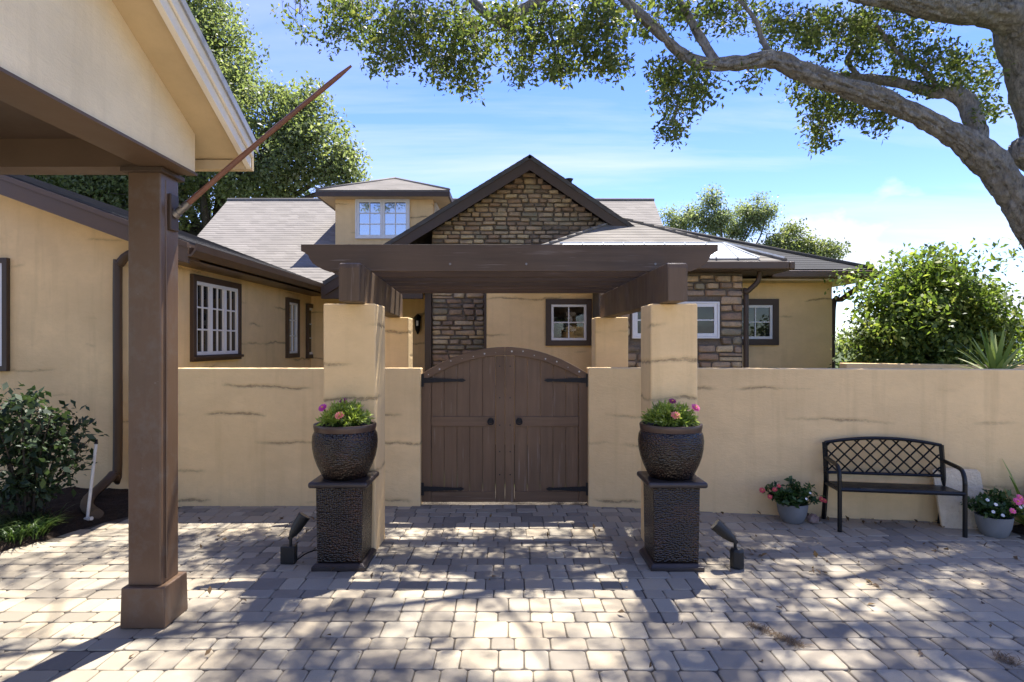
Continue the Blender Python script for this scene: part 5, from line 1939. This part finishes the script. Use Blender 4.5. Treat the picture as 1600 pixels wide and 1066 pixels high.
# boughs that fill the crown above the paving, out of the frame, and the sprays that hang into it
org = random.Random(17)
ong = np.random.default_rng(17)
SK = np.array([tuple(s[0]) for s in skeleton])
leaf_pts, leaf_sz = [], []
def twig(a, b, r0, r1, bend=0.15, n=4):
    a, b = Vector(a), Vector(b)
    d = b - a
    o_ = Vector((org.gauss(0, 1), org.gauss(0, 1), org.gauss(0, 1))) * d.length * bend
    pts = [a, a.lerp(b, 0.35) + o_ * 0.8, a.lerp(b, 0.7) + o_ * 0.6, b]
    sm = catmull([(p, r0 + (r1 - r0) * k / 3) for k, p in enumerate(pts)], 3)
    mb2.tube([q[0] for q in sm], [q[1] for q in sm], n, caps=False)
    return [q[0] for q in sm]
def visible(p, m_=45):
    if p[1] < 0.5: return False
    px, py = proj(p)
    return py > -m_ and -120 < px < 1720
count = 0
while count < 112:
    r = org.uniform(0.3, 0.7)
    z = org.uniform(6.8, 11.4)
    if count < 70:
        c = Vector((org.uniform(-5.5, 8.2), org.uniform(5.6, 12.2), z))
    elif count < 86:    # extra unseen boughs over the bench, added to dapple the right side
        c = Vector((org.uniform(2.6, 7.6), org.uniform(7.4, 10.6), z))
    else:                # small unseen boughs added along the sun's slope to dapple the near paving
        c = Vector((org.uniform(-2.2, 3.8) + 0.15 * z, org.uniform(3.1, 4.9) + 0.43 * z, z))
        r = org.uniform(0.2, 0.45)
    if visible(c, 45 + r / c.y * F_PX * 1.1):
        continue
    # open glades so that patches of sun reach the ground
    g = mnoise.noise(Vector(((c.x - 0.15 * c.z) * 0.95 + 3.1, (c.y - 0.43 * c.z) * 0.95, 0.0)))
    if g > (0.0 if count < 86 else 0.12):
        continue
    su, sv = c.x - 0.15 * c.z, c.y - 0.43 * c.z
    if -1.2 < su < 0.8 and 4.7 < sv < 6.2 and org.random() < 0.7:
        continue
    count += 1
    k = int(np.argmin(np.sum((SK - np.array(c)) ** 2, axis=1)))
    path = twig(SK[k], c, 0.020, 0.008, 0.12, 5)
    for j in range(11 if count <= 86 else 7):
        q = c + Vector((org.gauss(0, 1), org.gauss(0, 1), org.gauss(0, 0.6))) * r * 0.55
        if visible(q, 20):
            continue
        twig(path[org.randrange(len(path) // 2, len(path))], q, 0.010, 0.004, 0.15, 3)
        leaf_pts.append(gauss_cluster(q, (0.25, 0.25, 0.20), 44, ong))
        leaf_sz.append(np.full(44, 0.082))
sprays = [(468, 22, 26, 44, 8.6, 7, (470, -90)), (555, 28, 52, 40, 8.5, 26, (600, -90)), (525, 60, 25, 22, 8.4, 5, (560, -60)), (640, 48, 66, 46, 8.3, 46, (660, -100)), (600, 90, 32, 24, 8.2, 11, (640, -30)),
          (716, 66, 50, 62, 8.2, 46, (730, 2)), (730, 128, 26, 18, 8.1, 6, (735, 40)), (690, 116, 24, 20, 8.2, 7, (715, 50)), (795, 56, 50, 48, 8.1, 30, (806, 24)), (862, 58, 42, 56, 8.0, 34, (875, -22)), (838, 112, 36, 18, 8.0, 11, (850, 30)), (884, 112, 18, 20, 8.0, 7, (880, 20)),
          (938, 32, 40, 48, 7.8, 32, (962, -12)), (952, 100, 20, 24, 7.7, 10, (960, 30)), (915, 88, 22, 20, 7.8, 6, (938, 20)),
          (1020, 20, 50, 34, 8.3, 16, (1062, 0)), (1085, 25, 45, 36, 8.5, 16, (1078, 30)), (1045, 105, 38, 22, 8.4, 13, (1062, 80)), (1060, 150, 34, 40, 8.3, 22, (1075, 92)), (1052, 198, 20, 24, 8.2, 7, (1060, 150)), (1105, 128, 22, 22, 8.2, 8, (1100, 97)),
          (1150, 22, 50, 32, 8.6, 16, (1160, 5)), (1235, 36, 60, 40, 8.9, 28, (1182, 35)), (1310, 56, 60, 42, 9.1, 34, (1335, 25)), (1380, 62, 55, 44, 9.2, 34, (1370, 40)), (1450, 100, 60, 42, 9.0, 34, (1440, 110)), (1520, 110, 36, 50, 9.1, 22, (1500, 152)),
          (1545, 175, 18, 22, 9.0, 7, (1520, 180)), (1275, 135, 46, 34, 9.2, 18, (1255, 112)), (1290, 178, 42, 34, 9.1, 20, (1300, 118)), (1345, 165, 44, 34, 9.1, 18, (1345, 122)), (1272, 222, 20, 14, 9.0, 6, (1290, 180)), (1375, 196, 22, 18, 9.0, 6, (1350, 160)), (1400, 30, 90, 25, 9.2, 22, (1400, 9)),
          (1180, 120, 16, 10, 7.9, 3, (1160, 98))]
for cx, cy, rx, ry, d, n, an in sprays:
    A = P(an[0], an[1], d + org.uniform(-0.2, 0.2))
    C = P(cx, cy, d)
    path = twig(A, C, 0.016, 0.007, 0.12, 5)
    for j in range(max(2, int(n * 1.0))):
        a_ = org.uniform(0, 6.283)
        rr = math.sqrt(org.random())
        q = P(cx + math.cos(a_) * rr * rx, cy + math.sin(a_) * rr * ry, d + org.uniform(-0.75, 0.75))
        twig(path[org.randrange(2, len(path))], q, 0.006, 0.0025, 0.2, 3)
        leaf_pts.append(gauss_cluster(q, (0.19, 0.19, 0.15), 46, ong))
        leaf_sz.append(np.full(46, 0.070))
branches = mb2.build('branches', M['bark'], oak, smooth=True)
lp = np.concatenate(leaf_pts)
ls = np.concatenate(leaf_sz)[:, None]
leaf_object('crown', lp, ls, M['leaf_oak'], oak, aspect=0.48, rng=ong, up=0.25)

# ------------------------------------------------------------------ trees behind the house
def far_tree(name, label, base, lobes, leaf, mat, seed, trunk_r=0.4, per=22, dens=1.0, branch_to=1.0, group=None, cl=0.5, shell=0.55):
    rg = random.Random(seed)
    ng = np.random.default_rng(seed)
    t = empty(name, base, label, 'tree', group)
    mb = MB()
    b = Vector(base)
    cs = [(P(px, py, d), rp / F_PX * d) for px, py, rp, d in lobes]
    top = sum((c for c, r in cs), Vector()) / len(cs)
    fork = b.lerp(top, 0.55)
    sm = catmull([(b, trunk_r), (b.lerp(fork, 0.5) + Vector((0.2, 0, 0)), trunk_r * 0.8), (fork, trunk_r * 0.65)], 4)
    mb.tube([q[0] for q in sm], [q[1] for q in sm], 10)
    pts, tints = [], []
    for c, r in cs:
        m_ = fork.lerp(c, 0.5) + Vector((rg.gauss(0, .3), rg.gauss(0, .3), rg.uniform(0, 0.5)))
        sm = catmull([(fork, trunk_r * 0.4), (m_, trunk_r * 0.25), (c, trunk_r * 0.12)], 4)
        mb.tube([q[0] for q in sm], [q[1] for q in sm], 6, caps=False)
        n = int(dens * 26 * r * r)
        for i in range(n):
            v = Vector((rg.gauss(0, 1), rg.gauss(0, 1), rg.gauss(0, 1))).normalized()
            rr = r * (shell + (1 - shell) * rg.random()) * (0.85 + 0.3 * mnoise.noise(c + v * 2.3))
            q = c + Vector((v.x * rr, v.y * rr, v.z * rr * 0.92))
            if rg.random() < 0.3:
                mb.tube([c.lerp(q, 0.25), q], [0.035, 0.012], 3, caps=False)
            pts.append(gauss_cluster(q, (cl, cl, cl * 0.7), per, ng))
            base_t = rg.uniform(0.1, 0.9)
            tints.append(np.clip(base_t + ng.normal(0, 0.18, per), 0, 1))
    mb.build('trunk', M['bark_dark'], t, smooth=True)
    leaf_object('crown', np.concatenate(pts), leaf, mat, t, aspect=0.55, rng=ng, up=0.5, tint=np.concatenate(tints))
    return t
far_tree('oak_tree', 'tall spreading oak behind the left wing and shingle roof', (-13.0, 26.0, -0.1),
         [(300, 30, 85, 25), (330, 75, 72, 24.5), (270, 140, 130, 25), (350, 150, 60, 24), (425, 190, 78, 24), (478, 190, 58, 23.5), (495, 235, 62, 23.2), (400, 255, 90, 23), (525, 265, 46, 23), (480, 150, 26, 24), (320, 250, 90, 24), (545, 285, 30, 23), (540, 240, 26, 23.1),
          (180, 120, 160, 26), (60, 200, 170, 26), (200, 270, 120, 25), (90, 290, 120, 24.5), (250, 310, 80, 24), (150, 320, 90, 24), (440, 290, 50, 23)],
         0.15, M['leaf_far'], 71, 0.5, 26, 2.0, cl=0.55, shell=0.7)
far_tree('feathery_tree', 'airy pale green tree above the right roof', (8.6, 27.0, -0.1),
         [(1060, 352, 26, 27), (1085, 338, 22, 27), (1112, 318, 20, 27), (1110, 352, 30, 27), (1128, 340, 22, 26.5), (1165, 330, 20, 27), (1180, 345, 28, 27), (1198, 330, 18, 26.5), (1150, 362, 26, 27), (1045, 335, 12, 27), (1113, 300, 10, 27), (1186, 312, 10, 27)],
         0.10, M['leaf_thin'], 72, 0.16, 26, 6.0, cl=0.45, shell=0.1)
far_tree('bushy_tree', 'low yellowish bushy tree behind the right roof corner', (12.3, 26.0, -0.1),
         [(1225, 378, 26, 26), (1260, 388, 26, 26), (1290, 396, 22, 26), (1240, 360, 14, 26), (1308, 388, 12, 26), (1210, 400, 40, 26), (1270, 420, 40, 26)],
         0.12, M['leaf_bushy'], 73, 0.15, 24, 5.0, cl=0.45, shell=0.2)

# ------------------------------------------------------------------ neighbour and distant hedge
nb = empty('neighbour_house', (31, 34, -0.1), 'grey roofed neighbouring house glimpsed past the shrub, far right', 'house')
mb = MB()
mb.box(28.6, 42, 34, 44, -0.1, 3.35)
mb.build('wall', M['far_wall'], nb)
mb = MB()
mb.slab([(27.6, 33.4, 3.2), (43, 33.4, 3.2), (43, 39, 5.0), (30.5, 39, 5.0)], 0.15)
mb.slab([(27.6, 33.4, 3.2), (27.6, 44.6, 3.2), (30.5, 39, 5.0)], 0.15)
mb.slab([(27.6, 44.6, 3.2), (43, 44.6, 3.2), (43, 39, 5.0), (30.5, 39, 5.0)], 0.15)
mb.build('roof', M['far_roof'], nb)
mb = MB()
for x in (29.4, 33.0):
    mb.box(x, x + 2.4, 33.95, 33.999, 0.0, 2.3)
mb.build('garage_door', M['white'], nb)
hg = np.random.default_rng(91)
pts = []
for i in range(520):
    x = hg.uniform(-70, 70)
    y = 62 + hg.uniform(-4, 4)
    h = 2.6 + 1.3 * mnoise.noise(Vector((x * 0.11, 3.3, 0)))
    for k in range(3):
        pts.append(gauss_cluster((x, y, hg.uniform(0.2, h)), (1.6, 1.2, 0.9), 22, hg))
o = leaf_object('distant_hedge', np.concatenate(pts), 0.42, M['leaf_far'], rng=hg)
tag(o, 'distant green hedge line beyond the houses', 'hedge', kind='stuff')
